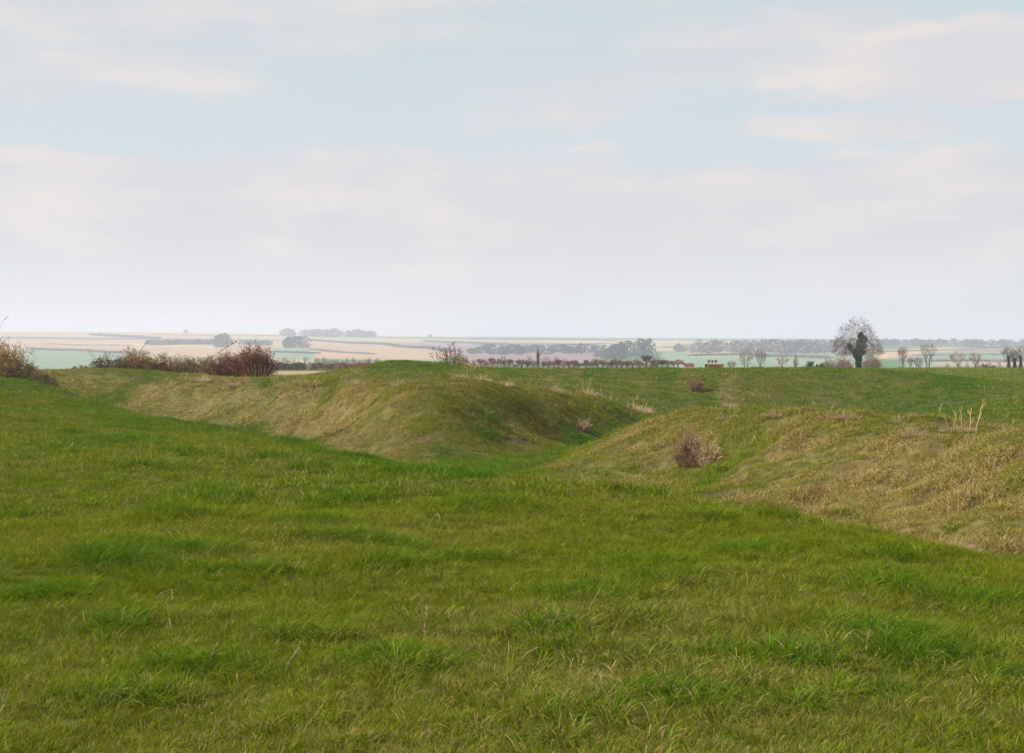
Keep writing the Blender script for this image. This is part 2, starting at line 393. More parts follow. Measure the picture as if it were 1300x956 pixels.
# ------------------------------------------------------------------ grass
def blade_mat():
    m, nt, N, L = newmat('grass_blades')
    out = N.new('ShaderNodeOutputMaterial')
    at1 = N.new('ShaderNodeAttribute'); at1.attribute_name = 'bl'           # h, rnd, rnd2
    sep = N.new('ShaderNodeSeparateColor'); L.new(at1.outputs['Color'], sep.inputs[0])
    dry = N.new('ShaderNodeAttribute'); dry.attribute_type = 'INSTANCER'; dry.attribute_name = 'dry'
    tone = N.new('ShaderNodeAttribute'); tone.attribute_type = 'INSTANCER'; tone.attribute_name = 'tone'
    # green ramp by blade random + patch tone
    g1 = N.new('ShaderNodeMix'); g1.data_type = 'RGBA'
    g1.inputs[6].default_value = (.155, .172, .0018, 1); g1.inputs[7].default_value = (.054, .142, .002, 1)
    L.new(tone.outputs['Fac'], g1.inputs[0])
    mr = N.new('ShaderNodeMapRange'); mr.inputs['To Min'].default_value = .65; mr.inputs['To Max'].default_value = 1.35
    L.new(sep.outputs[2], mr.inputs['Value'])
    g2 = N.new('ShaderNodeVectorMath'); g2.operation = 'SCALE'; L.new(g1.outputs[2], g2.inputs[0]); L.new(mr.outputs[0], g2.inputs['Scale'])
    # paler tip
    g3 = N.new('ShaderNodeMix'); g3.data_type = 'RGBA'; g3.inputs[7].default_value = (.17, .195, .02, 1)
    pw = N.new('ShaderNodeMath'); pw.operation = 'POWER'; pw.inputs[1].default_value = 3; L.new(sep.outputs[0], pw.inputs[0])
    ml = N.new('ShaderNodeMath'); ml.operation = 'MULTIPLY'; ml.inputs[1].default_value = .5; L.new(pw.outputs[0], ml.inputs[0])
    L.new(ml.outputs[0], g3.inputs[0]); L.new(g2.outputs[0], g3.inputs[6])
    # straw
    s1 = N.new('ShaderNodeMix'); s1.data_type = 'RGBA'
    s1.inputs[6].default_value = (.16, .105, .025, 1); s1.inputs[7].default_value = (.44, .335, .13, 1)
    L.new(sep.outputs[2], s1.inputs[0])
    lt = N.new('ShaderNodeMath'); lt.operation = 'LESS_THAN'; L.new(sep.outputs[1], lt.inputs[0]); L.new(dry.outputs['Fac'], lt.inputs[1])
    mx = N.new('ShaderNodeMix'); mx.data_type = 'RGBA'; L.new(lt.outputs[0], mx.inputs[0]); L.new(g3.outputs[2], mx.inputs[6]); L.new(s1.outputs[2], mx.inputs[7])
    df = N.new('ShaderNodeBsdfDiffuse'); tr = N.new('ShaderNodeBsdfTranslucent')
    L.new(mx.outputs[2], df.inputs['Color']); L.new(mx.outputs[2], tr.inputs['Color'])
    ms = N.new('ShaderNodeMixShader'); ms.inputs[0].default_value = .35
    L.new(df.outputs[0], ms.inputs[1]); L.new(tr.outputs[0], ms.inputs[2])
    gl = N.new('ShaderNodeBsdfGlossy'); gl.inputs['Roughness'].default_value = .45; gl.inputs['Color'].default_value = (.9, .95, 1, 1)
    m2 = N.new('ShaderNodeMixShader'); m2.inputs[0].default_value = .006
    L.new(ms.outputs[0], m2.inputs[1]); L.new(gl.outputs[0], m2.inputs[2])
    L.new(m2.outputs[0], out.inputs['Surface'])
    return m
MAT_BLADE = blade_mat()

def tuft(name, n, rad, l0, l1, w, lean, seg, seed, dryp=0.0, stalks=0, droop=.6):
    r = np.random.default_rng(seed)
    V = []; Fc = []; LT = []; C = []
    for b in range(n + stalks):
        st = b >= n
        a0 = r.uniform(0, 6.283); q = rad * math.sqrt(r.uniform()); x0, y0 = q * math.cos(a0), q * math.sin(a0)
        Ln = r.uniform(l0, l1) * (1.0 if not st else r.uniform(1.3, 1.9)); ww = w * r.uniform(.7, 1.3) * (1 if not st else .55)
        la = a0 + r.normal(0, .9); tilt = abs(r.normal(0, lean)) + .1 + lean * .5 * q / rad
        face = r.uniform(0, 6.283); fx, fy = math.cos(face), math.sin(face)
        dx, dy = math.cos(la), math.sin(la)
        rn = r.uniform(0, 1) * (1 - dryp); r2 = r.uniform()
        if st: rn = 0.001; r2 = .7 + .3 * r.uniform()
        base = len(V); px, py, pz = x0, y0, -.015
        t = tilt * .5
        for s in range(seg + 1):
            h = s / seg
            wd = ww * (1 - h ** 1.6) * .5 + .0003
            if s == seg: V.append((px, py, pz)); C.append((h, rn, r2))
            else:
                V.append((px - fx * wd, py - fy * wd, pz)); V.append((px + fx * wd, py + fy * wd, pz)); C += [(h, rn, r2)] * 2
            stp = Ln / seg
            px += dx * math.sin(t) * stp; py += dy * math.sin(t) * stp; pz += math.cos(t) * stp
            t = min(t + (tilt * droop + .15) * (1.4 if not st else .5), 2.2)
        for s in range(seg - 1):
            k = base + 2 * s; Fc += [k, k + 1, k + 3, k + 2]; LT.append(4)
        k = base + 2 * (seg - 1); Fc += [k, k + 1, k + 2]; LT.append(3)
    return mesh_np(name, np.array(V), np.array(Fc), np.array(LT), MAT_BLADE, {'bl': np.array(C)}, smooth=False, link=False)

tufts = bpy.data.collections.new('grass_tufts')
TI = {}
def reg(key, *a, **k):
    for j in range(4):
        nm = 'tuft_%02d' % len(tufts.objects)
        TI.setdefault(key, []).append(len(tufts.objects))
        tufts.objects.link(tuft(nm, *a, seed=len(tufts.objects) * 31 + 5, **k))
# key: n rad l0 l1 width lean seg
reg('lawn1', 90, .062, .035, .090, .0024, .55, 3)
reg('lush1', 110, .075, .07, .16, .0030, .45, 4)
reg('dry1', 90, .070, .04, .11, .0026, .75, 4)
reg('lawn2', 80, .12, .04, .10, .0048, .6, 3)
reg('lush2', 85, .12, .07, .16, .0055, .5, 3)
reg('dry2', 75, .12, .05, .14, .0062, .8, 3)
reg('lawn3', 65, .25, .05, .12, .013, .6, 2)
reg('dry3', 70, .24, .06, .17, .013, .8, 2)
reg('far4', 60, .60, .08, .18, .035, .6, 2)

def zone(r0, r1, per_m2, half=24.5):
    a = R(half); area = a * (r1 * r1 - r0 * r0); n = int(area * per_m2)
    r = np.sqrt(rng.random(n) * (r1 * r1 - r0 * r0) + r0 * r0); t = rng.uniform(-a, a, n)
    return r * np.sin(t), r * np.cos(t)
PX, PY, PI_, PS, PD, PT, PRX, PRY, PRZ = [[] for _ in range(9)]
def fairy(x, y):
    cx, cy = (325 - CX) / F * 10.9, 10.85
    d = np.hypot((x - cx) / 1.33, (y - cy) / .98)
    return np.exp(-((d - .92) / .17) ** 2)
_cr = np.random.default_rng(44)
CL = [((u - CX) / F * Y, Y, q) for u, Y, q in [(735,9.3,.34),(1140,9.5,.32),(1160,7.6,.36),(270,14.6,.5),(430,14.2,.45),(600,13.6,.4),(1240,9.2,.28),(60,9.2,.28),(840,9.9,.25),(500,7.3,.28),(250,7.2,.3),(1000,7.4,.22),(150,24,.9),(400,12.6,.35)]]
for _ in range(170):
    _r = math.sqrt(_cr.random() * (42 ** 2 - 6 ** 2) + 36); _t = _cr.uniform(-.42, .42); CL.append((_r * math.sin(_t), _r * math.cos(_t), _cr.uniform(.1, .3) * (1 + _r / 40)))
CL = np.array(CL)
def clumps(x, y):
    out = np.zeros(len(x))
    for k in range(0, len(x), 20000):
        s = slice(k, k + 20000)
        dx = x[s, None] - CL[None, :, 0]; dy = y[s, None] - CL[None, :, 1]
        wob = 1 + .5 * (fbm(x[s] / .2, y[s] / .2, 61, 2) - .5)[:, None]
        out[s] = np.exp(-((dx * dx + dy * dy * 1.5) * wob / CL[None, :, 2] ** 2)).max(1)
    return out
def fill(x, y, keys, size=1.0, bank_extra=1.0):
    n = len(x); r = np.hypot(x, y)
    d = dry_at(x, y)
    bank = sstep(d, .28, .55)
    eps = .25
    z0 = base_z(x, y); zx = (base_z(x + eps, y) - z0) / eps; zy = (base_z(x, y + eps) - z0) / eps
    pn = fbm(x / .5 + 40, y / .5, 31, 3); pn2 = fbm(x / 3.1, y / 2.2, 32, 3); pn3 = fbm(x / .45, y / .45, 33, 2)
    lushm = np.maximum(sstep(pn * .65 + pn2 * .35, .56, .75) * .45, clumps(x, y)) * (1 - bank)
    fr = fairy(x, y); lushm = np.clip(np.maximum(lushm, fr * (.12 + 1.1 * sstep(pn3 * .5 + pn * .5, .35, .65))), 0, 1.2)
    ditch = (1 - sstep(d, .02, .14)) * (r > 15)
    dryv = np.clip(d * 1.0 + (pn2 - .5) * (.55 - .1 * bank) + (pn3 - .5) * .9 * (.3 + bank) + rng.normal(0, 1, n) * (.08 + .14 * sstep(r, 20, 60)), .02, .97)
    dryv *= 1 - .8 * np.clip(lushm, 0, 1); dryv = np.where(ditch > .5, dryv * .3, dryv); dryv *= .74 + .28 * bank
    tone = np.clip(.22 + .6 * np.clip(lushm, 0, 1) + (fbm(x / 5, y / 4, 34, 2) - .5) * .5 + rng.normal(0, 1, n) * (.1 + .16 * sstep(r, 20, 60)) + .45 * ditch, 0, 1)
    farbank = sstep(r, 52, 60) * (1 - sstep(r, 76, 84)) * (x > 1)
    tone = np.clip(tone + .30 * farbank, 0, 1)
    isdry = rng.random(n) < np.clip(bank * .85 + (dryv > .62) * .5, 0, 1)
    islush = (~isdry) & (rng.random(n) < np.clip(lushm, 0, 1) * .95 + .03)
    idx = np.zeros(n, int); j = rng.integers(0, 4, n)
    kl, ku, kd = keys
    idx = np.where(isdry, np.array(TI[kd])[j], np.where(islush, np.array(TI[ku])[j], np.array(TI[kl])[j]))
    s = size * rng.uniform(.7, 1.25, n) * (1 + .7 * (rng.random(n) < .07 * sstep(r, 25, 50))) * (1 + .35 * islush * np.clip(lushm, 0, 1.3)) * (.8 + .45 * pn2)
    s = np.where(isdry, s * (.62 + .6 * sstep(pn3, .45, .75)), s)
    s = s * (1 - .93 * (scrape(x, y) > .45))
    z = height(x, y)
    lean = np.where(isdry, .55, .25)
    # tilt with the slope and lean downhill
    PX.append(x); PY.append(np.stack([y, z], 1)); PI_.append(idx); PS.append(s); PD.append(dryv); PT.append(tone)
    th = zy * .9 + rng.normal(0, .10, n); ph = -zx * .9 + rng.normal(0, .10, n); ps = rng.uniform(0, 6.283, n)
    ct, st, cp, sp, cs, ss_ = np.cos(th), np.sin(th), np.cos(ph), np.sin(ph), np.cos(ps), np.sin(ps)
    # tilt with the slope after turning about the stem: Ry(ph) Rx(th) Rz(ps)
    r00 = cp * cs + sp * st * ss_; r10 = ct * ss_; r20 = -sp * cs + cp * st * ss_
    r21 = sp * ss_ + cp * st * cs; r22 = cp * ct
    PRX.append(np.arctan2(r21, r22)); PRY.append(-np.arcsin(np.clip(r20, -1, 1))); PRZ.append(np.arctan2(r10, r00))
x, y = zone(3.6, 14, 300); fill(x, y, ('lawn1', 'lush1', 'dry1'))
x, y = zone(13, 44, 75); fill(x, y, ('lawn2', 'lush2', 'dry2'))
x, y = zone(11, 40, 45)
k = dry_at(x, y) > .33; fill(x[k], y[k], ('dry2', 'dry2', 'dry2'))
x, y = zone(42, 118, 11); fill(x, y, ('lawn3', 'lawn3', 'dry3'), 1.0)
x, y = zone(112, 330, .9)
u_ = CX + F * x / y; k = ~((u_ > 110) & (u_ < 530) & (np.hypot(x, y) < 195)); fill(x[k], y[k], ('far4', 'far4', 'far4'))
X = np.concatenate(PX); YZ = np.concatenate(PY); IDX = np.concatenate(PI_); S = np.concatenate(PS); D = np.concatenate(PD); T = np.concatenate(PT)
ROT = np.stack([np.concatenate(PRX), np.concatenate(PRY), np.concatenate(PRZ)], 1)
print('tufts', len(X))
gm = bpy.data.meshes.new('grass'); gm.vertices.add(len(X)); gm.vertices.foreach_set('co', np.column_stack([X, YZ]).astype(np.float32).ravel())
def addattr(nm, ty, arr, key='value'):
    a = gm.attributes.new(nm, ty, 'POINT'); a.data.foreach_set(key, arr)
addattr('idx', 'INT', IDX.astype(np.int32)); addattr('scl', 'FLOAT', S.astype(np.float32)); addattr('dry', 'FLOAT', D.astype(np.float32))
addattr('tone', 'FLOAT', T.astype(np.float32)); addattr('rot', 'FLOAT_VECTOR', ROT.astype(np.float32).ravel(), 'vector')
gm.materials.append(MAT_BLADE)
grass = bpy.data.objects.new('grass', gm); COL.objects.link(grass)
grass['kind'] = 'stuff'; grass['label'] = 'rough green and straw coloured grass over pasture and banks'
ng = bpy.data.node_groups.new('scatter_grass', 'GeometryNodeTree')
ng.interface.new_socket('Geometry', in_out='INPUT', socket_type='NodeSocketGeometry')
ng.interface.new_socket('Geometry', in_out='OUTPUT', socket_type='NodeSocketGeometry')
N, L = ng.nodes, ng.links
gi = N.new('NodeGroupInput'); go = N.new('NodeGroupOutput')
ci = N.new('GeometryNodeCollectionInfo'); ci.inputs['Collection'].default_value = tufts
ci.inputs['Separate Children'].default_value = True; ci.inputs['Reset Children'].default_value = True
iop = N.new('GeometryNodeInstanceOnPoints'); iop.inputs['Pick Instance'].default_value = True
def na(nm, ty):
    a = N.new('GeometryNodeInputNamedAttribute'); a.data_type = ty; a.inputs['Name'].default_value = nm; return a.outputs['Attribute']
e2r = N.new('FunctionNodeEulerToRotation'); L.new(na('rot', 'FLOAT_VECTOR'), e2r.inputs[0])
L.new(gi.outputs[0], iop.inputs['Points']); L.new(ci.outputs[0], iop.inputs['Instance'])
L.new(na('idx', 'INT'), iop.inputs['Instance Index']); L.new(e2r.outputs[0], iop.inputs['Rotation']); L.new(na('scl', 'FLOAT'), iop.inputs['Scale'])
L.new(iop.outputs[0], go.inputs[0])
md = grass.modifiers.new('scatter', 'NODES'); md.node_group = ng

# ------------------------------------------------------------------ plants, trees and farm things
BARK = simple_mat('bark', (.10,.075,.055), (.045,.034,.028), 3)
TWIG = simple_mat('twig_grey', (.15,.11,.075), (.08,.055,.04), 2)
TWIG_BR = simple_mat('twig_brown', (.24,.14,.075), (.11,.06,.035), 2)
TWIG_RED = simple_mat('twig_red', (.15,.055,.025), (.05,.02,.012), 2.5)
TWIG_OR = simple_mat('twig_orange', (.40,.20,.055), (.16,.08,.03), 2)
IVY = simple_mat('ivy_leaf', (.022,.040,.010), (.008,.018,.005), 1.5, .6)
LEAF_OL = simple_mat('olive_leaf', (.26,.18,.03), (.10,.10,.02), 3, .7, .3)
LEAF_GR = simple_mat('dark_leaf', (.05,.075,.02), (.02,.03,.01), 3, .7, .3)
LEAF_RED = simple_mat('russet_leaf', (.30,.10,.03), (.08,.03,.015), 3, .8, .3)
DEAD = simple_mat('dead_stem', (.46,.33,.19), (.24,.15,.08), 4, .9)
DEADDK = simple_mat('dead_stem_dark', (.23,.135,.065), (.08,.045,.025), 5, .9)
STRAWM = simple_mat('straw', (.50,.38,.23), (.32,.23,.13), 4, .9, .3)
WOODFAR = simple_mat('far_wood', (.038,.055,.052), (.018,.030,.030), .03)
WOODBROWN = simple_mat('far_bare_wood', (.19,.15,.15), (.12,.10,.10), .03)
YELLOW = simple_mat('yellow_paint', (.50,.25,.03), (.36,.17,.02), 1, .5)
STEEL = simple_mat('dark_steel', (.04,.04,.04), (.02,.02,.02), 5, .5)
RUBBER = simple_mat('rubber', (.02,.02,.02), (.012,.012,.012), 5, .8)
WALLW = simple_mat('white_render', (.8,.8,.78), (.7,.7,.68), 1)
SLATE = simple_mat('slate_roof', (.12,.12,.14), (.08,.08,.09), 1)
MAROON = simple_mat('rusty_sheet', (.17,.06,.05), (.10,.035,.03), 2)
PINKWALL = simple_mat('pale_boards', (.55,.42,.36), (.42,.32,.28), 2)
WINM = simple_mat('window_glass', (.03,.035,.04), (.02,.02,.03), 2, .2)

def sstepf(t, a, b):
    t = min(1, max(0, (t - a) / (b - a))); return t * t * (3 - 2 * t)
def tree_parts(root, seed, h, w, r0, trunk_h, maxl=4, kids=(3, 5), spread=.75, up=.12, bark=None, twig=None, limbs=4, minr=.012, stems=1, split_lvl=1, n=None, shape='dome', low=.0):
    """a bare tree whose branches divide until they reach points spread through its crown"""
    rd = random.Random(seed); A, B = MB(), MB(); n = n or 260
    T = []
    hc = h - trunk_h * (1 - low)
    while len(T) < n:
        x, y, t = rd.uniform(-1, 1), rd.uniform(-1, 1), rd.random()
        if shape == 'dome': prof = (1 - t ** 2.4) ** .55 * (1 if t < .28 else 1 - .22 * sstepf(t, .28, .6)) * (1 if t > .08 else .8 + 2.5 * t)
        elif shape == 'vase': prof = (.28 + .72 * min(1, t * 1.5)) * math.sqrt(max(0, 1 - max(0, t - .55) ** 2 / .21))
        else: prof = math.sin(math.pi * (.15 + .85 * t)) ** .7 * (.8 + .2 * math.sin(9 * t + seed))
        q = math.hypot(x, y) / max(prof, 1e-3) * (1 + .22 * (vnoise(math.atan2(y, x) * 1.2 + 9, t * 4, seed) - .5) * 2)
        if q > 1 or (q < .55 and rd.random() < .45): continue
        T.append(Vector((x * w / 2, y * w / 2, trunk_h * (1 - low) + hc * t)))
    def connect(p, pd, ids, r):
        if len(ids) <= 2:
            for i in ids:
                e = T[i]; m = p.lerp(e, .5) + Vector((rd.gauss(0, .05), rd.gauss(0, .05), rd.gauss(0, .05) + .03)) * (e - p).length * 1.6
                rr_ = max(minr, r * .6); B.tube([p, m, e], [rr_, rr_, minr * .7], 3)
                for _ in range(2):
                    d = ((e - p).normalized() + Vector((rd.gauss(0, .6), rd.gauss(0, .6), rd.gauss(.1, .5)))).normalized() * (h * .045)
                    B.tube([m, m + d], [minr * .8, minr * .5], 3)
            return
        c = Vector((0, 0, 0))
        for i in ids: c += T[i]
        c /= len(ids)
        f = rd.uniform(.30, .45); d = (c - p)
        q = p + d * f + Vector((rd.gauss(0, .09), rd.gauss(0, .09), rd.gauss(0, .05))) * d.length
        m = p + pd * d.length * f * .45 + (q - p) * .12
        m = m.lerp((p + q) / 2, .45)
        (A if len(ids) > n / 7 else B).tube([p, m, q], [max(r, minr), max(r * .88, minr), max(r * .76, minr)], 5 if len(ids) > n / 7 else 3)
        nd = (q - m).normalized()
        ax = Vector((rd.gauss(0, 1), rd.gauss(0, 1), rd.gauss(0, .7))); ax = (ax - ax.project(d)).normalized() if d.length > 0 else ax
        k = 3 if (len(ids) > n / 3 and rd.random() < .7) else 2
        ids = sorted(ids, key=lambda i: (T[i] - q).normalized().dot(ax)); cut = [0]
        for j in range(1, k): cut.append(int(len(ids) * (j / k + rd.uniform(-.12, .12))))
        cut.append(len(ids))
        for a0, a1 in zip(cut[:-1], cut[1:]):
            sub = ids[a0:a1]
            if sub: connect(q, nd, sub, r * .76 * (len(sub) / len(ids)) ** .42)
    ids = list(range(n))
    if stems > 1: ids.sort(key=lambda i: T[i].x)
    for s in range(stems):
        sub = ids[len(ids) * s // stems: len(ids) * (s + 1) // stems]
        bx = (s - (stems - 1) / 2) * w * .12
        top = Vector((bx * 1.6 + rd.gauss(0, .03) * w, rd.gauss(0, .03) * w, trunk_h * rd.uniform(.9, 1.1)))
        A.tube([Vector((bx, 0, -.4)), Vector((bx, 0, trunk_h * .3)), (Vector((bx, 0, trunk_h * .65)) + top * .1) / 1.1, top], [r0 * 1.35, r0, r0 * .88, r0 * .8], 6)
        connect(top, Vector((0, 0, 1)), sub, r0 * .8)
    t = A.build('trunk', bark or BARK, root, True); c_ = B.build('crown', twig or TWIG, root)
    return t, c_

# the ivy-clad tree
K = .68      # everything along the pasture edge stands about 200 m away
x, y, z = at(1089.5, 300 * K)
T0 = thing('bare_tree', 'tall leafless tree with dark ivy up its trunk, biggest tree on the skyline', 'tree', (x, y, z))
tree_parts(T0, 12, 11.7, 12.2, .42, 2.5, n=1500, minr=.018, twig=TWIG, low=.0)
ivy = MB(); rd = random.Random(5)
def ivyrun(pts, rads, n):
    for _ in range(n):
        t = rd.random() * (len(pts) - 1); i = int(t); f = t - i
        p = Vector(pts[i]).lerp(Vector(pts[i + 1]), f); r_ = rads[i] * (1 - f) + rads[i + 1] * f
        a = rd.uniform(0, 6.283); q = r_ * math.sqrt(rd.random()) * (1 + .25 * math.sin(3 * a + p.z * 2.3) + .2 * math.sin(p.z * 4.1 + a))
        ivy.leaf(p + Vector((math.cos(a) * q, math.sin(a) * q, rd.gauss(0, .12))), rd.uniform(.10, .20), rd)
ivyrun([(0,0,0),(.05,0,1.6),(.3,0,3.2),(.75,0,4.9),(.8,0,6.1),(.55,0,7.0),(.6,0,7.7)], [.55,.6,.85,1.0,.95,.65,.2], 8500)
ivyrun([(-.1,0,2.4),(-1.0,0,3.7),(-1.7,.1,4.9),(-1.9,.1,5.3)], [.5,.55,.5,.3], 2600)
ivy.build('ivy', IVY, T0); T0.scale = (K, K, K)

# thin leafless trees along the far edge of the pasture
GRP_T = 'leafless trees along the far edge of the pasture'
def edge_tree(u, Y, vt, wpx, label, seed, stems=1, twig=None, th=.25, sp=.5, up=.25, maxl=4, ivy_on=False, limbs=4, name='bare_tree'):
    Y = Y * K
    x, y, z = at(u, Y); h_ = HC - (vt - V0) / F * Y - z; w_ = wpx * 1.25 / F * Y
    t = thing(name, label, 'tree', (x, y, z), GRP_T)
    tree_parts(t, seed, h_, w_, .045 + .010 * h_, h_ * th, stems=stems, twig=twig, bark=(twig or BARK), minr=.011, n=230, shape='vase' if sp >= .3 else 'oval', low=.55)
    if ivy_on:
        b = MB(); r2 = random.Random(seed)
        for _ in range(900):
            k = r2.random(); zz = h_ * .55 * k; rr_ = (.26 - .10 * k) * (1 + .3 * math.sin(zz * 5))
            a = r2.uniform(0, 6.28); q = rr_ * math.sqrt(r2.random())
            b.leaf((math.cos(a) * q + .1 * math.sin(zz * 2), math.sin(a) * q, zz), r2.uniform(.045, .08), r2)
        b.build('ivy', IVY, t)
    return t
edge_tree(947, 300, 442, 20, 'left tree of the grey leafless pair standing well left of the ivy-clad tree', 21, stems=2)
edge_tree(966, 300, 441, 15, 'right and narrower tree of the grey leafless pair left of the ivy-clad tree', 22)
edge_tree(993, 330, 450, 15, 'small faint brownish leafless tree between the grey pair and the ivy-clad tree', 23, twig=TWIG_BR)
edge_tree(1010, 330, 447, 7, 'very slender bare sapling just left of the low dark bushes', 24, sp=.25)
edge_tree(929, 310, 457, 12, 'short wispy shrub right of the yellow farm trailer', 25, stems=2, th=.1)
edge_tree(1146, 295, 438, 13, 'slender upright bare tree, first to the right of the ivy-clad tree', 26, sp=.3, th=.3)
edge_tree(1156, 310, 453, 8, 'thin whippy sapling beside the first slender tree right of the ivy-clad tree', 27, sp=.3)
edge_tree(1166, 300, 452, 12, 'short bushy tree between the two slender trees right of the ivy-clad tree', 28, stems=3, th=.1)
edge_tree(1178, 295, 433, 20, 'tallest of the slender bare trees right of the ivy-clad tree', 29, sp=.32, th=.3, stems=2)
edge_tree(1216, 290, 445, 20, 'vase-shaped brown bare tree spreading from a short trunk', 30, twig=TWIG_BR, th=.2, sp=.5, limbs=6)
edge_tree(1238, 290, 446, 14, 'reddish bare tree standing right of the vase-shaped one', 31, twig=TWIG_BR, th=.25, sp=.4)
edge_tree(1280, 280, 438, 18, 'ivy-trunked bare tree, leftmost of three together at the right edge', 32, sp=.38, ivy_on=True, th=.35)
edge_tree(1287.5, 282, 443, 14, 'ivy-trunked bare tree, middle one of three together at the right edge', 33, sp=.38, ivy_on=True, th=.3)
edge_tree(1295, 280, 437, 16, 'ivy-trunked bare tree, rightmost of three together at the right edge', 34, sp=.38, ivy_on=True, th=.35)
edge_tree(683, 260, 437, 3, 'lone slender bare sapling rising out of the clipped hedgerow', 35, sp=.2, th=.4)

def fuzzy_bush(name, label, cat, u, Y, v_top, wpx, seed, twig, leaf=None, nleaf=0, leafsize=.05, stems=60, v_base=None, group=None, dens=1.0, minr=.006, lvl=2, arch=.5, depth=None):
    x, y, z = at(u, Y); h_ = HC - (v_top - V0) / F * Y - z; w_ = wpx / F * Y; dp = depth or w_ * .7
    t = thing(name, label, cat, (x, y, z), group); rd = random.Random(seed); b = MB(); lf = MB()
    for s in range(int(stems * dens)):
        a = rd.uniform(0, 6.28); q = math.sqrt(rd.random())
        bx, by = math.cos(a) * q * w_ * .3, math.sin(a) * q * dp * .3
        out = []
        # dome: taller near the middle
        top = h_ * (1 - .45 * q * q) * rd.uniform(.55, 1.0)
        tx, ty = math.cos(a) * q * w_ * .5, math.sin(a) * q * dp * .5
        d = Vector((tx - bx, ty - by, top)).normalized()
        p = Vector((bx, by, -.05)); n = 5; pts = [p.copy()]; rad = []
        for i in range(n):
            d = (d + Vector((rd.gauss(0, .14), rd.gauss(0, .14), -arch * .12 * i * rd.random()))).normalized()
            p = p + d * (top / n); pts.append(p.copy())
        r0 = max(minr, h_ * .009); rad = [max(minr * .8, r0 * (1 - i / 6)) for i in range(n + 1)]
        b.tube(pts, rad, 3)
        for k in range(5):
            i = rd.randint(1, n); q0 = pts[i]; dd = (d + Vector((rd.gauss(0, .8), rd.gauss(0, .8), rd.gauss(.1, .5)))).normalized()
            L_ = top * rd.uniform(.12, .32); m_ = q0 + dd * L_ * .5 + Vector((rd.gauss(0, .05), rd.gauss(0, .05), rd.gauss(0, .05))) * L_; e_ = q0 + dd * L_
            b.tube([q0, m_, e_], [minr * .9, minr * .8, minr * .5], 3)
            if lvl > 1:
                for _ in range(3):
                    d3 = (dd + Vector((rd.gauss(0, .8), rd.gauss(0, .8), rd.gauss(0, .8)))).normalized()
                    b.tube([m_, m_ + d3 * L_ * .5], [minr * .8, minr * .4], 3)
            if nleaf:
                for _ in range(nleaf):
                    c0 = q0.lerp(e_, rd.random()) + Vector((rd.gauss(0, .06), rd.gauss(0, .06), rd.gauss(0, .06))) * h_
                    if c0.z > .02: lf.leaf(c0, leafsize * rd.uniform(.6, 1.3), rd)
    b.build('stems', twig, t)
    if nleaf: lf.build('leaves', leaf, t)
    return t
GB = 'brown bushes in front of the far fields'
fuzzy_bush('bush', 'rounded brown bush close behind left of the ivy-clad tree', 'bush', 1072, 430 * K, 452, 26, 41, TWIG_BR, stems=140, minr=.03, group=GB)
fuzzy_bush('bush', 'lower brown bush two to the left of the ivy-clad tree', 'bush', 1052, 430 * K, 455, 24, 42, TWIG_BR, stems=120, minr=.03, group=GB)
fuzzy_bush('bush', 'wide brown bush behind right of the ivy-clad tree', 'bush', 1107, 430 * K, 450, 30, 43, TWIG_BR, stems=170, minr=.03, group=GB)
fuzzy_bush('bush', 'low brown shrub, larger of the pair between the reddish tree and the right-hand trio', 'bush', 1250, 300 * K, 460, 11, 44, TWIG_RED, stems=50, minr=.02, group=GB)
fuzzy_bush('bush', 'low brown shrub, smaller of the pair between the reddish tree and the right-hand trio', 'bush', 1261, 300 * K, 462, 8, 45, TWIG_RED, stems=40, minr=.02, group=GB)
fuzzy_bush('bush', 'dark green low bush lying left of the ivy-clad tree', 'bush', 1040, 285 * K, 461.5, 17, 46, TWIG, IVY, 5, .11, stems=60, minr=.02)
fuzzy_bush('ivy_stump', 'dark upright ivy stump left of the low dark bush', 'stump', 1028, 285 * K, 456, 5, 47, TWIG, IVY, 5, .09, stems=30, minr=.02)

# clipped hedgerow of small trees: each one a thing
HL = 'small flat-topped tree in the long clipped hedgerow on the middle skyline'
HG = 'clipped trees of the hedgerow on the skyline'
x, y, z = at(612, 190); protos = []
for k in range(6):
    t = thing('hedge_tree', HL, 'tree', (x, y, z), HG)
    tree_parts(t, 60 + k, (2.5, 2.2, 2.8, 2.4, 2.6, 2.1)[k], (1.9, 1.5, 1.7, 2.3, 1.4, 2.0)[k], .11, (1.2, 1.0, 1.4, 1.2, 1.2, .9)[k], minr=.028, bark=BARK, twig=TWIG_BR if k % 2 else TWIG, n=(170, 120, 150, 200, 110, 160)[k], shape=('vase', 'dome', 'vase', 'dome', 'oval', 'vase')[k])
    protos.append(t)
HU = [610,617,624,631,640,647,654,662,670,677,690,697,703,709,716,722,729,736,744,752,759,765,771,777,783,789,796,803,812,820,828,834,841,848,855,861]
for i, u in enumerate(HU):
    Y = 190 + 2 * math.sin(i * 1.7)
    p = at(u, Y); s = .68 + .09 * math.sin(i * 2.9) + (.08 if u in (841, 820) else 0)
    if i < 6: protos[i].location = p; protos[i].scale = (s,) * 3; protos[i].rotation_euler = (0, 0, i)
    else: dup(protos[(i * 5 + i // 4) % 6], p, i * 1.3, HL, (s * random.uniform(1.1, 1.7), s * 1.2, s * random.uniform(.80, .98)))

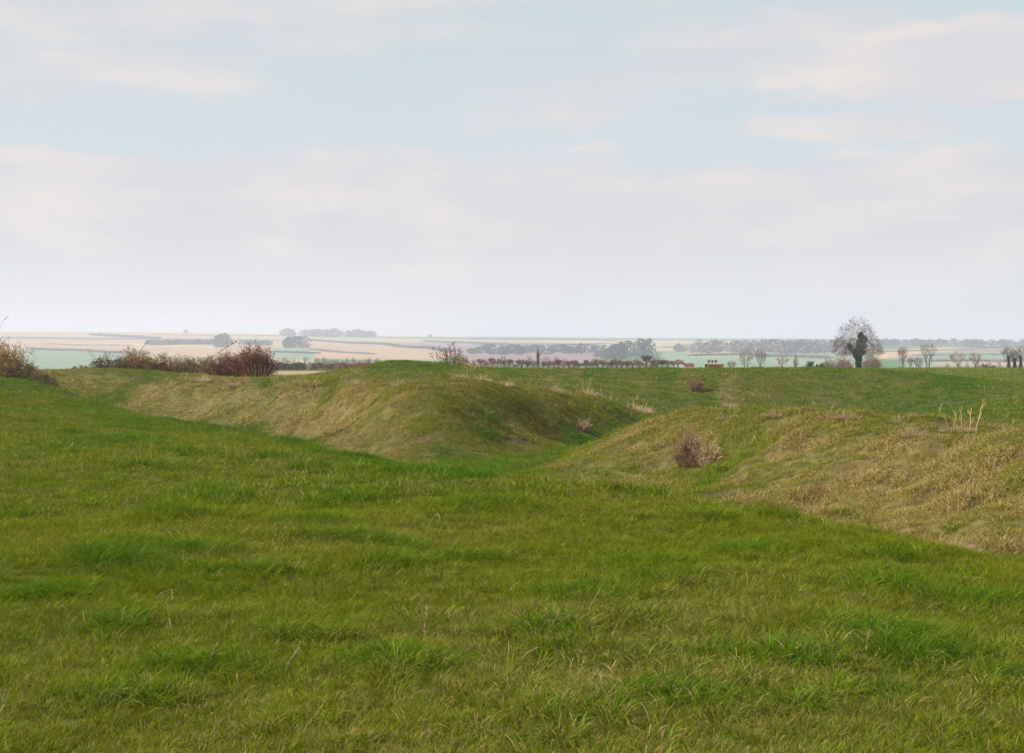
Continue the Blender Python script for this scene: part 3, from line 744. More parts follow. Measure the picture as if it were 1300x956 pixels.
# darker clipped hedges behind the left banks
def hedge(label, u0, u1, Y, v_top, seed, leafm, twigm, thick=1.2):
    x0, y0, z0 = at(u0, Y); x1, y1, z1 = at(u1, Y); h_ = HC - (v_top - V0) / F * Y - z0
    t = thing('hedge', label, 'hedge', (x0, y0, z0), 'field hedges behind the left banks'); rd = random.Random(seed); b = MB(); lf = MB()
    Lx = x1 - x0
    for _ in range(int(Lx * 45)):
        px = rd.uniform(0, Lx); pz = h_ * (.85 + .15 * math.sin(px * 1.9) * math.sin(px * .7) + rd.gauss(0, .05)); py = rd.gauss(0, thick * .25)
        b.tube([(px, py, -.1), (px + rd.gauss(0, .08), py + rd.gauss(0, .1), pz * .6), (px + rd.gauss(0, .2), py + rd.gauss(0, .2), pz)], [.03, .02, .012], 3)
    for _ in range(int(Lx * 380)):
        px = rd.uniform(0, Lx); top = h_ * (.88 + .12 * math.sin(px * 1.9) * math.sin(px * .7))
        pz = rd.uniform(.08, 1) ** .8 * top; lf.leaf((px, rd.gauss(0, thick * .3), pz), rd.uniform(.05, .10), rd)
    b.build('stems', twigm, t); lf.build('leaves', leafm, t)
hedge('dark clipped hedge just right of the russet hawthorn bush', 345, 388, 205, 459.5, 71, IVY, TWIG)
hedge('dark clipped hedge beyond a gap, second from the russet bush', 395, 424, 205, 460, 72, IVY, TWIG)
hedge('thin brown hedge running down behind the grassy hilltop', 425, 470, 215, 459.5, 73, LEAF_RED, TWIG_BR)

# leafless trees down in the valley, grey with haze
VL = 'hazy grey leafless tree in the valley'
VG = 'leafless trees down in the valley'
vp = []
for k in range(3):
    t = thing('valley_tree', VL, 'tree', at(400 + k, 470), VG)
    tree_parts(t, 80 + k, 7.0, 5.6, .14, 1.2, minr=.035, bark=TWIG, twig=TWIG_BR if k else TWIG, n=300); vp.append(t)
rd = random.Random(9); cnt = 0
def vrow(u0, u1, n, Y, vt, jit=2.0, zone_='', sq=1.0):
    global cnt
    for i in range(n):
        u = u0 + (u1 - u0) * (i + .5) / n + rd.uniform(-2, 2); yy = Y + rd.uniform(-25, 25); p = at(u, yy)
        h_ = HC - (vt + rd.uniform(-jit, jit) - V0) / F * yy - p[2]; s = h_ / 7.0
        lab = 'hazy grey leafless tree in the valley ' + zone_
        if cnt < 3: o = vp[cnt]; o.location = p; o.scale = (s * sq, s * sq, s); o['label'] = lab
        else: o = dup(vp[cnt % 3], p, rd.uniform(0, 6), lab, (s * sq, s * sq, s))
        o['group'] = 'valley trees ' + zone_
        cnt += 1
vrow(200, 272, 9, 520, 449, 3, 'above the brambles on the left mound', .75)
vrow(345, 480, 20, 450, 453, 2.5, 'between the russet bush and the grassy hilltop', .8)
vrow(585, 760, 15, 540, 451.5, 3, 'behind the left half of the clipped hedgerow', .8)
vrow(765, 850, 9, 560, 452, 3, 'behind the right half of the clipped hedgerow', .8)
vrow(1195, 1275, 6, 560, 457, 2, 'behind the vase-shaped and reddish trees', .7)

# far woods: clumps of many crowns that read as one mass
def wood(name, label, pts_u, rows, vt_fn, Y, seed, mat, size, kind='stuff', cat=None, depth=40, nper=140, group=None):
    """crowns set side by side from u0 to u1 at depth Y, each a cloud of leaf clumps"""
    u0, u1 = pts_u; rd = random.Random(seed); b = MB()
    x0 = (u0 - CX) / F * Y; x1 = (u1 - CX) / F * Y; n = max(1, int((x1 - x0) / (size * .55)) * rows)
    for i in range(n):
        x = rd.uniform(x0, x1) if n > 1 else (x0 + x1) / 2; yy = Y + rd.uniform(-depth, depth) * (n > 1); u = CX + F * x / yy
        z = hz(x, yy); top = HC - (vt_fn(CX + F * x / Y) - V0) / F * Y
        H = max(top - z, size * .5) * rd.uniform(.86, 1.04)
        w_ = size * rd.uniform(.8, 1.3)
        for _ in range(nper):
            a = rd.uniform(0, 6.28); q = math.sqrt(rd.random()); t = rd.random()
            prof = math.sin(math.pi * min(1, .12 + .88 * t)) ** .5
            b.leaf((x + math.cos(a) * q * w_ * .5 * prof, yy + math.sin(a) * q * w_ * .5 * prof, z + H * (.05 + .95 * t)), size * rd.uniform(.05, .10) * 1.3, rd)
    o = b.build(name, mat); o['label'] = label
    if kind == 'stuff': o['kind'] = 'stuff'
    else: o['category'] = cat
    if group: o['group'] = group
    return o
def hedge_line(label, u0, v0, u1, v1, Y0, Y1, hpx, seed, mat=None):
    """far field hedge running between two places on the downs"""
    rd = random.Random(seed); b = MB(); n = 260
    hp = hpx * 1.4 / F * (Y0 + Y1) / 2
    for i in range(n):
        t = rd.random(); Y = Y0 + (Y1 - Y0) * t; x = ((u0 + (u1 - u0) * t) - CX) / F * Y; z = hz(x, Y)
        k = hp * (.6 + .6 * vnoise(i * 0 + t * 40, 0, seed))
        for _ in range(14):
            b.leaf((x + rd.gauss(0, 4), Y + rd.gauss(0, 2), z + rd.random() * k), hp * .35 * rd.uniform(.6, 1.2), rd)
    o = b.build('hedgerow', mat or WOODFAR); o['label'] = label; o['category'] = 'hedgerow'; o['group'] = 'far hedgerows on the downs'
def Yv(u, v):   # depth on the far slope where the ground shows at row v
    Ys = np.linspace(800, 3100, 200); xs = (u - CX) / F * Ys; vs = V0 + F * (HC - height(xs, Ys)) / Ys
    return float(Ys[np.argmin(abs(vs - v) + (Ys > 3000) * 5)])
wood('wood', 'long flat-topped wood on the left skyline', (357, 478), 2, lambda u: 418.5 + max(0, (u - 455) * .22) + .6 * math.sin(u * .35), 2750, 101, WOODBROWN, 26, depth=40)
wood('round_tree', 'big round bluish tree standing above the russet bush', (273, 301), 1, lambda u: 420.5 + abs(u - 287) * .35, Yv(287, 441), 102, WOODFAR, 15, 'thing', 'tree', depth=5, nper=260)
wood('copse', 'dark blue-green copse right of the big round tree', (359, 388), 2, lambda u: 426.5 + (2 if u < 368 else 0), Yv(372, 442), 103, WOODFAR, 14, 'stuff', depth=12)
wood('wood', 'belt of dark trees stretching left from the big round tree', (188, 345), 3, lambda u: 431.5 + max(0, (u - 290) * .06) + .7 * math.sin(u * .5), Yv(250, 437.5), 104, WOODFAR, 13, depth=10, nper=70)
wood('wood', 'hazy wood running behind the left half of the clipped hedgerow', (598, 765), 2, lambda u: 438.5 - max(0, (u - 720) * .03) + 1.3 * math.sin(u * .21) + .8 * math.sin(u * .57), Yv(680, 449), 105, WOODFAR, 12, depth=60, nper=100)
wood('wood', 'dark domed wood above the right end of the clipped hedgerow', (762, 841), 3, lambda u: 430.5 + .0045 * (u - 822) ** 2 * (1 if u < 822 else 3) + .6 * math.sin(u * .6), Yv(800, 455), 106, WOODFAR, 11, depth=70, nper=120)
wood('wood', 'pale mauve wood spreading left of the ivy-clad tree', (862, 1060), 3, lambda u: 432.5 + 1.0 * math.sin(u * .09) + .6 * math.sin(u * .4) + max(0, (885 - u) * .25), Yv(960, 446), 107, WOODBROWN, 16, depth=110, nper=110)
wood('wood', 'low wood along the right skyline with a rounded rise', (1104, 1330), 2, lambda u: 434.5 - 4.0 * math.exp(-((u - 1222) / 45) ** 2) + .5 * math.sin(u * .3) + max(0, u - 1250) * .03, Yv(1200, 439.5), 108, WOODFAR, 20, depth=60, nper=70)
for i, (a_, b_, vt, vb) in enumerate([(590, 604, 442, 449), (628, 646, 443, 450)]):
    wood('tree_clump', ('small dark clump of far trees left of the hazy wood', 'small dark clump of far trees under the hazy wood')[i], (a_, b_), 1, lambda u: vt, Yv(a_, vb), 110 + i, WOODFAR, 9, 'stuff', depth=6)
hedge_line('dark hedgerow slanting down the left of the downs', 118, 425, 200, 431, Yv(118, 425.5), Yv(195, 430.5), 2.0, 121)
hedge_line('hedgerow between the pale and the mint green field at the left', 40, 444, 185, 449, Yv(40, 444), Yv(185, 449.5), 2.0, 122, WOODBROWN)
hedge_line('thin dark hedgerow sloping down right of the copse', 390, 431, 480, 437, Yv(390, 431.5), Yv(480, 437), 1.6, 123)
hedge_line('lower end of the hedgerow sloping behind the grassy hilltop', 480, 437, 575, 447, Yv(480, 437), Yv(575, 447), 1.9, 124)
hedge_line('straight hedgerow above the mauve field behind the hilltop', 540, 433, 640, 438, Yv(540, 434), Yv(640, 438), 1.6, 125)
hedge_line('hedgerow along the far skyline fields in the middle', 600, 431, 780, 433, Yv(600, 431.5), Yv(780, 433), 1.0, 126)
hedge_line('thin hedgerow below the left skyline', 190, 425, 356, 427, Yv(190, 425.5), Yv(356, 427), 1.0, 127, WOODBROWN)
hedge_line('hedgerow at the foot of the pale mint field at the right', 1185, 459, 1300, 459, Yv(1185, 459), Yv(1300, 459), 1.8, 128, WOODBROWN)
hedge_line('hedgerow crossing the mint field left of the ivy-clad tree', 960, 453, 1050, 455, Yv(960, 453), Yv(1050, 455), 2.5, 129, WOODBROWN)
for i, (a0, b0, a1, b1, hp, mt, lab) in enumerate([
  (20, 429.5, 190, 430.5, 1.0, 1, 'faint hedgerow across the mauve field at the left'),
  (345, 447, 400, 449, 1.4, 0, 'dark hedgerow along the mint patch below the copse'),
  (395, 444, 470, 450, 1.3, 1, 'faint hedgerow crossing the pale field right of the copse'),
  (700, 440, 765, 437, 1.4, 0, 'hedgerow climbing to the left side of the domed wood'),
  (845, 441, 900, 444, 1.3, 1, 'short hedgerow right of the domed wood'),
  (880, 452, 960, 450, 1.6, 0, 'hedgerow between the two mint fields left of the ivy-clad tree'),
  (1120, 447, 1240, 444, 1.3, 1, 'hedgerow under the tan field right of the ivy-clad tree'),
  (1160, 452, 1300, 450, 1.5, 1, 'hedgerow across the middle of the right-hand mint field'),
  (1240, 442, 1300, 441, 1.2, 0, 'hedgerow under the skyline wood at the right edge'),
  (60, 437, 160, 439, .9, 1, 'faint line of scrub across the pale peach field at the left')]):
    hedge_line(lab, a0, b0, a1, b1, Yv(a0, b0), Yv(a1, b1), hp, 160 + i, WOODBROWN if mt else WOODFAR)
for u, lab in ((236, 'tiny far tree on the left skyline'), (546, 'tiny far tree on the skyline right of the long wood'), (1298, 'tiny far tree on the skyline at the right edge')):
    wood('skyline_tree', lab, (u - 3, u + 3), 1, lambda q: 421.5 if u < 300 else (426.5 if u < 600 else 430.5), 2850, 140 + u, WOODFAR, 11, 'thing', 'tree', depth=2)

# white house far off
Yh = Yv(268, 441); x, y, z = at(268, Yh)
H = thing('farmhouse', 'tiny white house beside the big round far tree', 'house', (x, y, z))
b = MB(); b.box((0, 0, 1.3), (6.5, 5, 3.4)); b.build('wall', WALLW, H)
b = MB(); k = 0
b.v = [Vector(q) for q in ((-3.6,-2.8,3.0),(3.6,-2.8,3.0),(3.6,2.8,3.0),(-3.6,2.8,3.0),(-3.6,0,4.6),(3.6,0,4.6))]; b.f = [(0,1,5,4),(2,3,4,5),(0,4,3),(1,2,5),(3,2,1,0)]; b.build('roof', SLATE, H)
for dx in (-1.8, 1.8):
    b = MB(); b.box((dx, -2.53, 1.7), (.9, .08, 1.1)); b.build('window', WINM, H)

# yellow farm trailer
x, y, z = at(908, 172)
Tn = thing('farm_trailer', 'small orange-yellow farm trailer with dark upright gear on top', 'trailer', (x, y, z), rz=.06)
def pc(w_, d_, zz, hh, bev=.0):
    b = MB(); b.box((0, 0, zz), (w_, d_, hh)); return b
b = MB(); b.v = [Vector(q) for q in ((-1.15,-.6,.62),(1.15,-.6,.62),(1.15,.6,.62),(-1.15,.6,.62),(-1.35,-.8,1.2),(1.4,-.8,1.2),(1.4,.8,1.2),(-1.35,.8,1.2))]
b.f = [(3,2,1,0),(4,5,6,7),(0,1,5,4),(1,2,6,5),(2,3,7,6),(3,0,4,7)]; b.box((0.02, 0, 1.225), (2.85, 1.7, .06)); b.build('body', YELLOW, Tn)
b = MB(); b.box((0, 0, .54), (2.4, .7, .14)); b.tube([(1.2, 0, .5), (2.2, 0, .42)], [.05, .05], 6, True); b.build('frame', STEEL, Tn)
for sy in (-.72, .72):
    for sx_ in (-.5, .55):
        b = MB(); b.wheel((sx_, sy, .34), .34, .2); b.build('wheel', RUBBER, Tn)
b = MB(); 
for px in (-1.15, -.55, .05):
    b.tube([(px, 0, 1.2), (px, 0, 1.85)], [.05, .05], 6, True); b.box((px + .05, 0, 1.75), (.34, .5, .34))
b.box((-1.6, 0, .95), (.35, .6, .6)); b.build('upright_gear', STEEL, Tn)
Tn.scale = (.7, .7, .7)
# low shed
x, y, z = at(874, 225)
S_ = thing('shed', 'low shed with rusty maroon roof left of the yellow trailer', 'shed', (x, y, z))
b = MB(); b.box((0, 0, .6), (2.4, 1.8, 1.5)); b.build('wall', PINKWALL, S_)
b = MB(); b.v = [Vector(q) for q in ((-1.35,-1.05,1.3),(1.35,-1.05,1.3),(1.35,1.05,1.3),(-1.35,1.05,1.3),(-1.1,0,1.75),(1.1,0,1.75))]; b.f = [(0,1,5,4),(2,3,4,5),(0,4,3),(1,2,5),(3,2,1,0)]; b.build('roof', MAROON, S_); S_.scale = (K, K, K)

# ---- thickets on the left banks
fuzzy_bush('hawthorn_bush', 'orange-brown hawthorn bush cut by the left edge', 'bush', -8, 66, 428, 108, 201, TWIG_OR, LEAF_OL, 6, .045, stems=300, minr=.010, arch=.9)
fuzzy_bush('hawthorn_bush', 'tall sparse twigs rising behind the bush at the left edge', 'bush', 3, 69, 404, 46, 210, TWIG, stems=7, minr=.008, arch=.1)
fuzzy_bush('bramble_thicket', 'low dark bramble trailing right from the bush at the left edge', 'bramble', 52, 68, 466, 52, 202, TWIG_BR, LEAF_GR, 3, .04, stems=90, minr=.009)
GT = 'brambles along the top of the left mound'
fuzzy_bush('bramble_thicket', 'lowest bramble at the left end of the mound', 'bramble', 100, 84, 463, 50, 203, TWIG_OR, LEAF_RED, 6, .045, stems=70, minr=.010, group=GT)
fuzzy_bush('bramble_thicket', 'green-leaved bramble left of the orange-brown peak on the mound', 'bramble', 140, 84, 449, 58, 204, TWIG_BR, LEAF_GR, 6, .05, stems=110, minr=.010, group=GT)
fuzzy_bush('bramble_thicket', 'orange-brown peaked bramble heap, highest on the left mound', 'bramble', 172, 85, 441, 44, 205, TWIG_OR, LEAF_OL, 6, .04, stems=150, minr=.010, group=GT)
fuzzy_bush('bramble_thicket', 'brown bramble with pale fallen branches right of the orange-brown peak', 'bramble', 205, 86, 448, 48, 206, TWIG_BR, LEAF_RED, 6, .04, stems=120, minr=.011, group=GT)
fuzzy_bush('bramble_thicket', 'olive and brown bramble joining the russet hawthorn bush', 'bramble', 243, 86, 450, 54, 207, TWIG_BR, LEAF_OL, 6, .045, stems=130, minr=.010, group=GT)
fuzzy_bush('hawthorn_bush', 'lower orange-russet bush leaning against the dark russet one', 'bush', 286, 85, 445, 54, 208, TWIG_RED, LEAF_RED, 8, .04, stems=200, minr=.010, arch=.6)
fuzzy_bush('hawthorn_bush', 'tall dark russet hawthorn bush on the left bank', 'bush', 321, 84, 436, 52, 209, TWIG_RED, LEAF_RED, 9, .04, stems=280, minr=.011, arch=.5)
# long arching branch and fallen pale branches
def branch_thing(label, pts, r0, mat, name='branch', cat='branch', leafm=None, group=None, nl=40, ls=.05, twigs=8, seed=1):
    x, y, z = pts[0]; rd = random.Random(seed)
    t = thing(name, label, cat, (x, y, z), group); b = MB(); q = [Vector(p) - Vector((x, y, z)) for p in pts]
    b.tube(q, [max(r0 * (1 - .8 * i / (len(q) - 1)), .004) for i in range(len(q))], 5)
    for _ in range(twigs):
        i = rd.randint(1, len(q) - 2) if len(q) > 2 else 0; p0 = q[i].lerp(q[i + 1], rd.random()); d = (q[i + 1] - q[i]).normalized() + Vector((rd.gauss(0, .6), rd.gauss(0, .6), rd.gauss(.2, .5)))
        L_ = (q[-1] - q[0]).length * rd.uniform(.06, .16); b.tube([p0, p0 + d * L_ * .5, p0 + d * L_], [r0 * .4, r0 * .3, r0 * .2], 3)
    b.build('stem', mat, t)
    if leafm:
        l = MB()
        for _ in range(nl):
            i = rd.randint(0, len(q) - 2); l.leaf(q[i].lerp(q[i + 1], rd.random()) + Vector((rd.gauss(0, .05), rd.gauss(0, .05), rd.gauss(0, .05))), ls * rd.uniform(.5, 1.2), rd)
        l.build('leaves', leafm, t)
def W(u, v, Y): return ((u - CX) / F * Y, Y, HC - (v - V0) / F * Y)
branch_thing('long arching bramble shoot rising left of the russet bush', [W(248, 468, 86), W(262, 457, 86), W(276, 449, 85.6), W(290, 439, 85.2), W(301, 433, 85)], .022, TWIG_BR, 'bramble_shoot', 'bramble', LEAF_OL, None, 60, .05)
branch_thing('pale fallen branch poking up from the brown bramble', [W(198, 462, 85.4), W(208, 458, 85.2), W(220, 453, 85), W(228, 449, 84.8)], .03, DEAD, 'dead_branch', 'branch')
branch_thing('pale branch leaning above the orange-brown bramble peak', [W(176, 450, 86), W(182, 440, 86), W(188, 434, 86)], .022, TWIG, 'dead_branch', 'branch')
branch_thing('thin dark shoot leaning left over the mint green field', [W(130, 466, 84), W(122, 456, 84), W(112, 447, 84)], .015, TWIG_RED, 'bramble_shoot', 'bramble')

# bare shrub and straw heap on the hilltop
fuzzy_bush('bare_shrub', 'leafless brown shrub on the right shoulder of the grassy hilltop', 'shrub', 570, 72, 434, 50, 220, TWIG_RED, stems=40, minr=.009, arch=.2, lvl=2)
b = MB(); rd = random.Random(77)
x, y, z = at(594, 79); 
Sh = thing('straw_heap', 'pale straw heap sloping down beside the leafless shrub', 'straw heap', (x, y, z))
for _ in range(1500):
    t = rd.random(); px = -.6 + 1.25 * t; hh = (.55 * (1 - t) + .12) * math.sqrt(rd.random()) * (1 + .1 * rd.gauss(0, 1)); py = rd.gauss(0, .28)
    d = Vector((rd.gauss(.5, .3), rd.gauss(0, .3), rd.gauss(-.25, .2))).normalized() * .28
    p = Vector((px, py, hh)); b.tube([p - d, p + d], [.014, .008], 3)
b.build('straw', STRAWM, Sh)

# dead weeds and tussocks on the banks
GD = 'dead weeds on the banks'
fuzzy_bush('dead_weed', 'big dark brown dead weed clump on the face of the near bank', 'weed', 874, ray(874, 594)[1], 533, 38, 230, DEADDK, DEADDK, 1, .010, stems=150, minr=.0042, arch=.2, lvl=1, group=GD)
fuzzy_bush('dead_weed', 'straw coloured weed clump hugging the right of the big brown one', 'weed', 897, ray(897, 592)[1], 549, 30, 231, DEAD, stems=90, minr=.003, arch=.9, group=GD)
fuzzy_bush('dead_weed', 'small brown weed stump on the end of the middle bank', 'weed', 742, ray(742, 549)[1], 528, 17, 232, DEAD, DEADDK, 1, .012, stems=60, minr=.005, arch=.5, group=GD)
fuzzy_bush('dead_weed', 'reddish brown weed clump on the far bank below the yellow trailer', 'weed', 886, ray(886, 497)[1], 474, 24, 233, DEADDK, DEAD, 1, .016, stems=80, minr=.006, arch=.4, group=GD)
fuzzy_bush('dead_weed', 'bent brown weeds on top of the middle bank below the straw heap', 'weed', 577, ray(577, 486)[1] + 1, 473, 34, 234, DEAD, stems=60, minr=.006, arch=1.4, group=GD)
fuzzy_bush('dead_weed', 'dark trailing weeds on the back of the middle bank', 'weed', 690, ray(690, 494)[1], 483, 52, 235, DEADDK, stems=60, minr=.005, arch=1.2, group=GD)
fuzzy_bush('dead_weed', 'pale weeds in the hollow between the middle and the far bank', 'weed', 800, 52, 506, 34, 236, DEAD, stems=36, minr=.005, arch=.6, group=GD)
GS = 'bare dead stalks standing on the bank tops'
def stalks(label, u, Y, hpx, wpx, n, seed, mat=None, fork=True, minr=.0045):
    x, y, z = at(u, Y); rd = random.Random(seed); h_ = hpx / F * Y; w_ = wpx / F * Y
    t = thing('dead_stalks', label, 'weed', (x, y, z), GS); 
    for i in range(n):
        b = MB(); bx = (i / max(1, n - 1) - .5) * w_ * .5; tx = (i / max(1, n - 1) - .5) * w_ + rd.gauss(0, w_ * .06); hh = h_ * rd.uniform(.55, 1)
        p0, p1, p2, p3 = Vector((bx, 0, -.03)), Vector((bx + (tx - bx) * .3 + rd.gauss(0, .01), rd.gauss(0, .02), hh * .35)), Vector((bx + (tx - bx) * .65, rd.gauss(0, .03), hh * .7)), Vector((tx, rd.gauss(0, .05), hh))
        b.tube([p0, p1, p2, p3], [minr * 1.3, minr * 1.1, minr, minr * .6], 4)
        if fork:
            for _ in range(3):
                s = rd.choice((p1, p2, p2)); d = Vector((rd.choice((-1, 1)) * rd.uniform(.2, .6), rd.gauss(0, .3), rd.uniform(.5, 1))).normalized() * hh * rd.uniform(.12, .3)
                b.tube([s, s + d * .6, s + d + Vector((0, 0, .02))], [minr * .7, minr * .6, minr * .4], 3)
        b.build('stalk', mat or DEAD, t)
stalks('cluster of thick bare stalks on the crest of the near bank at the right', 1222, 19.9, 50, 62, 5, 301, minr=.0065)
stalks('spindly grey stalks right of the thick bare stalks on the near bank', 1265, 19.3, 34, 26, 3, 302, TWIG, minr=.004)
stalks('dead stalks standing above the near bank left of its middle', 812, 51, 30, 24, 4, 303, minr=.008)
stalks('pair of dead stalks beside the end of the middle bank', 770, 52, 26, 16, 2, 304, minr=.008)
stalks('upright dead stalks on the grassy hilltop right slope', 597, 58, 18, 14, 3, 305, minr=.009)
stalks('dead stalks in the middle of the green hollow', 740, 60, 24, 20, 3, 306, minr=.009)
stalks('dry stalks in front of the dark russet bush', 330, 82, 22, 34, 8, 307, minr=.010, fork=False)
stalks('dry stalks on the left flank of the grassy hilltop', 415, 70, 20, 44, 9, 308, minr=.008, fork=False)
stalks('thin dead stalk left of the pale tussock on the near bank crest', 1056, 23, 14, 20, 3, 309, minr=.004)
def tussock(label, u, v, Y, hpx, wpx, seed, n=260, mat=None):
    """a fountain of flat arching straws"""
    x, y, z = at(u, Y); rd = random.Random(seed); h_ = hpx / F * Y; w_ = wpx / F * Y
    b = MB(); n = int(n * 1.8)
    for _ in range(n):
        a = rd.uniform(0, 6.28); q = math.sqrt(rd.random()); p = Vector((math.cos(a) * q * w_ * .3, math.sin(a) * q * w_ * .3, -.02))
        d = Vector((math.cos(a) * q * .8 + rd.gauss(0, .2), math.sin(a) * q * .8 + rd.gauss(0, .2), 1)).normalized(); L_ = h_ * rd.uniform(.6, 1.3)
        w2 = Vector((rd.gauss(0, 1), rd.gauss(0, 1), 0)).normalized() * .0032 * max(1, Y / 18)
        k = len(b.v); pp = p
        for i in range(4):
            ww = w2 * (1 - i / 3.4); b.v += [pp - ww, pp + ww]
            d = (d + Vector((math.cos(a) * .25 * q, math.sin(a) * .25 * q, -.28))).normalized(); pp = pp + d * L_ / 3
        for i in range(3): b.f.append((k + 2 * i, k + 2 * i + 1, k + 2 * i + 3, k + 2 * i + 2))
    o = b.build('tussock', mat or STRAWM); o.location = (x, y, z); o['label'] = label; o['category'] = 'grass tussock'; o['group'] = 'pale dry tussocks on the banks'
tussock('pale straw tussock low on the face of the near bank', 1008, 650, 17.6, 24, 52, 401, 420)
tussock('pale tussock around the foot of the thick bare stalks', 1216, 545, 19.9, 13, 60, 402, 300)
tussock('pale dry tussock on the crest between the near and far bank', 815, 527, 50, 14, 34, 403)
tussock('blond tussock halfway up the near bank right of its middle', 1160, 578, 20.0, 16, 36, 404)
tussock('blond tussock on the crest of the near bank near its middle', 1076, 535, 22.3, 12, 40, 405)
tussock('straw tussock topping the middle bank beside the bent brown weeds', 610, 490, 40, 13, 34, 406)
tussock('straw tussock at the left start of the middle bank', 300, 488, 54, 9, 34, 407)
tussock('pale tussock lying at the foot of the near bank by the right edge', 1215, 690, 12.6, 20, 70, 408, 500)
tussock('pinkish dry tussock on the far bank right of the reddish weed', 925, 497, 63, 9, 22, 409, 160)

# bent grass stalks in the foreground
GF = 'single pale grass stalks in the near pasture'
def stalk(label, u, v, Y, pts, seed, r=.0022, head=True):
    x, y, z = at(u, Y); s = Y / F
    t = thing('grass_stalk', label, 'grass stalk', (x, y, z), GF); b = MB(); rd = random.Random(seed)
    q = [Vector((px * s, rd.gauss(0, .01) * i, pz * s)) for i, (px, pz) in enumerate(pts)]
    # smooth the bends
    sm = []
    for i in range(len(q) - 1):
        a = q[max(i - 1, 0)]; b0, b1 = q[i], q[i + 1]; c0 = q[min(i + 2, len(q) - 1)]
        for k in range(4):
            f = k / 4; sm.append(.5 * ((2 * b0) + (b1 - a) * f + (2 * a - 5 * b0 + 4 * b1 - c0) * f * f + (3 * b0 - a - 3 * b1 + c0) * f ** 3))
    sm.append(q[-1]); b.tube(sm, [r * (1 - .5 * i / len(sm)) for i in range(len(sm))], 4); b.build('stem', STRAWM, t)
    if head:
        hb_ = MB()
        for i in range(26):
            k = len(sm) - 1 - int(rd.random() * 6); p = sm[k]; d = Vector((rd.gauss(0, .4), rd.gauss(0, .4), rd.gauss(.1, .5))).normalized() * .014
            hb_.tube([p, p + d], [.0018, .0008], 3)
        hb_.build('seed_head', STRAWM, t)
stalk('tall pale stalk with a curled seed head left of the picture middle', 540, 695, 11.6, [(0,-2),(1,14),(6,26),(14,36),(18,33),(15,24)], 501)
stalk('looped pale stalk bent over at the left of the near pasture', 199, 785, 8.6, [(0,-2),(1,16),(6,26),(16,27),(20,18)], 502)
stalk('thin slanting stalk right of the picture middle near the bottom', 745, 790, 8.5, [(0,-2),(6,16),(14,30),(20,40)], 503, .0016, False)
stalk('straight thin stalk standing close to the lower middle', 538, 812, 7.9, [(0,-2),(1,24),(4,52)], 504, .0016)
stalk('curled dry stalk in the pasture at the right', 912, 775, 8.9, [(0,-2),(-5,10),(-4,22),(3,27)], 505, .0018, False)
stalk('upright dry stalk at the lower right bottom', 1098, 842, 7.4, [(0,-2),(2,22),(5,40)], 506, .0016)
stalk('pair-like leaning pale stalk at the bottom left of the middle', 262, 850, 7.2, [(0,-2),(5,16),(12,30)], 507, .002)
stalk('slanted pale stalk beside the bottom edge right of the leaning one', 360, 856, 7.1, [(0,-2),(8,18),(20,34)], 508, .002)

# tussocks strung along the crests
rd = random.Random(91)
for i, (u, v, Y, where) in enumerate([(585, 493, 39.5, 'on the crest of the middle bank left of its centre'), (640, 496, 40.5, 'on the crest of the middle bank at its centre'), (700, 500, 43, 'on the crest of the middle bank right of its centre'), (745, 508, 47, 'where the middle bank starts to drop away'),
    (505, 491, 39.5, 'at the left shoulder of the middle bank'), (450, 486, 43, 'below the left foot of the grassy hilltop'), (385, 484, 48, 'on the long left crest under the hedges'), (255, 484, 60, 'on the long left crest under the brambles'),
    (925, 530, 25, 'on the near bank crest right of the brown weeds'), (985, 527, 24, 'on the near bank crest left of its middle'), (1140, 537, 21.5, 'on the near bank crest left of the thick bare stalks'), (1280, 556, 18.8, 'on the near bank crest at the right edge')]):
    tussock('small pale tussock ' + where, u, v, Y, 11 + 3 * rd.random(), 24 + 12 * rd.random(), 420 + i, 130)
tussock('dry grass skirt round the foot of the big brown weeds', 886, 592, ray(886, 592)[1], 15, 44, 450, 260, DEAD)


# ------------------------------------------------------------------ haze
hb = MB(); hb.box((0, 0, 28), (9600, 9600, 104))
m, nt, N, L = newmat('haze_air')
out = N.new('ShaderNodeOutputMaterial'); pv = N.new('ShaderNodeVolumePrincipled')
pv.inputs['Color'].default_value = (.74, .78, .92, 1); pv.inputs['Density'].default_value = 3.7e-4; pv.inputs['Anisotropy'].default_value = .1
L.new(pv.outputs[0], out.inputs['Volume'])
hz_o = hb.build('haze', m); hz_o['kind'] = 'stuff'; hz_o['label'] = 'pale bluish haze in the air over the downs'

# ------------------------------------------------------------------ sky and sun
SUN_EL, SUN_AZ = 38.0, -104.0        # azimuth clockwise from +Y (view direction)
w = bpy.data.worlds.new('World'); scene.world = w; w.use_nodes = True
nt = w.node_tree; N, L = nt.nodes, nt.links; N.clear()
wo = N.new('ShaderNodeOutputWorld'); bg = N.new('ShaderNodeBackground'); bg.inputs['Strength'].default_value = .061
sky = N.new('ShaderNodeTexSky'); sky.sky_type = 'NISHITA'; sky.sun_disc = False
sky.sun_elevation = R(SUN_EL); sky.sun_rotation = R(SUN_AZ); sky.air_density = 1.0; sky.dust_density = 1.0; sky.ozone_density = 1.5
tc = N.new('ShaderNodeTexCoord'); sx = N.new('ShaderNodeSeparateXYZ'); L.new(tc.outputs['Generated'], sx.inputs[0])
def M(op, a, b=None, c=None, clamp=False):
    n = N.new('ShaderNodeMath'); n.operation = op; n.use_clamp = clamp
    for i, q in enumerate((a, b, c)):
        if q is None: continue
        if isinstance(q, (int, float)): n.inputs[i].default_value = q
        else: L.new(q, n.inputs[i])
    return n.outputs[0]
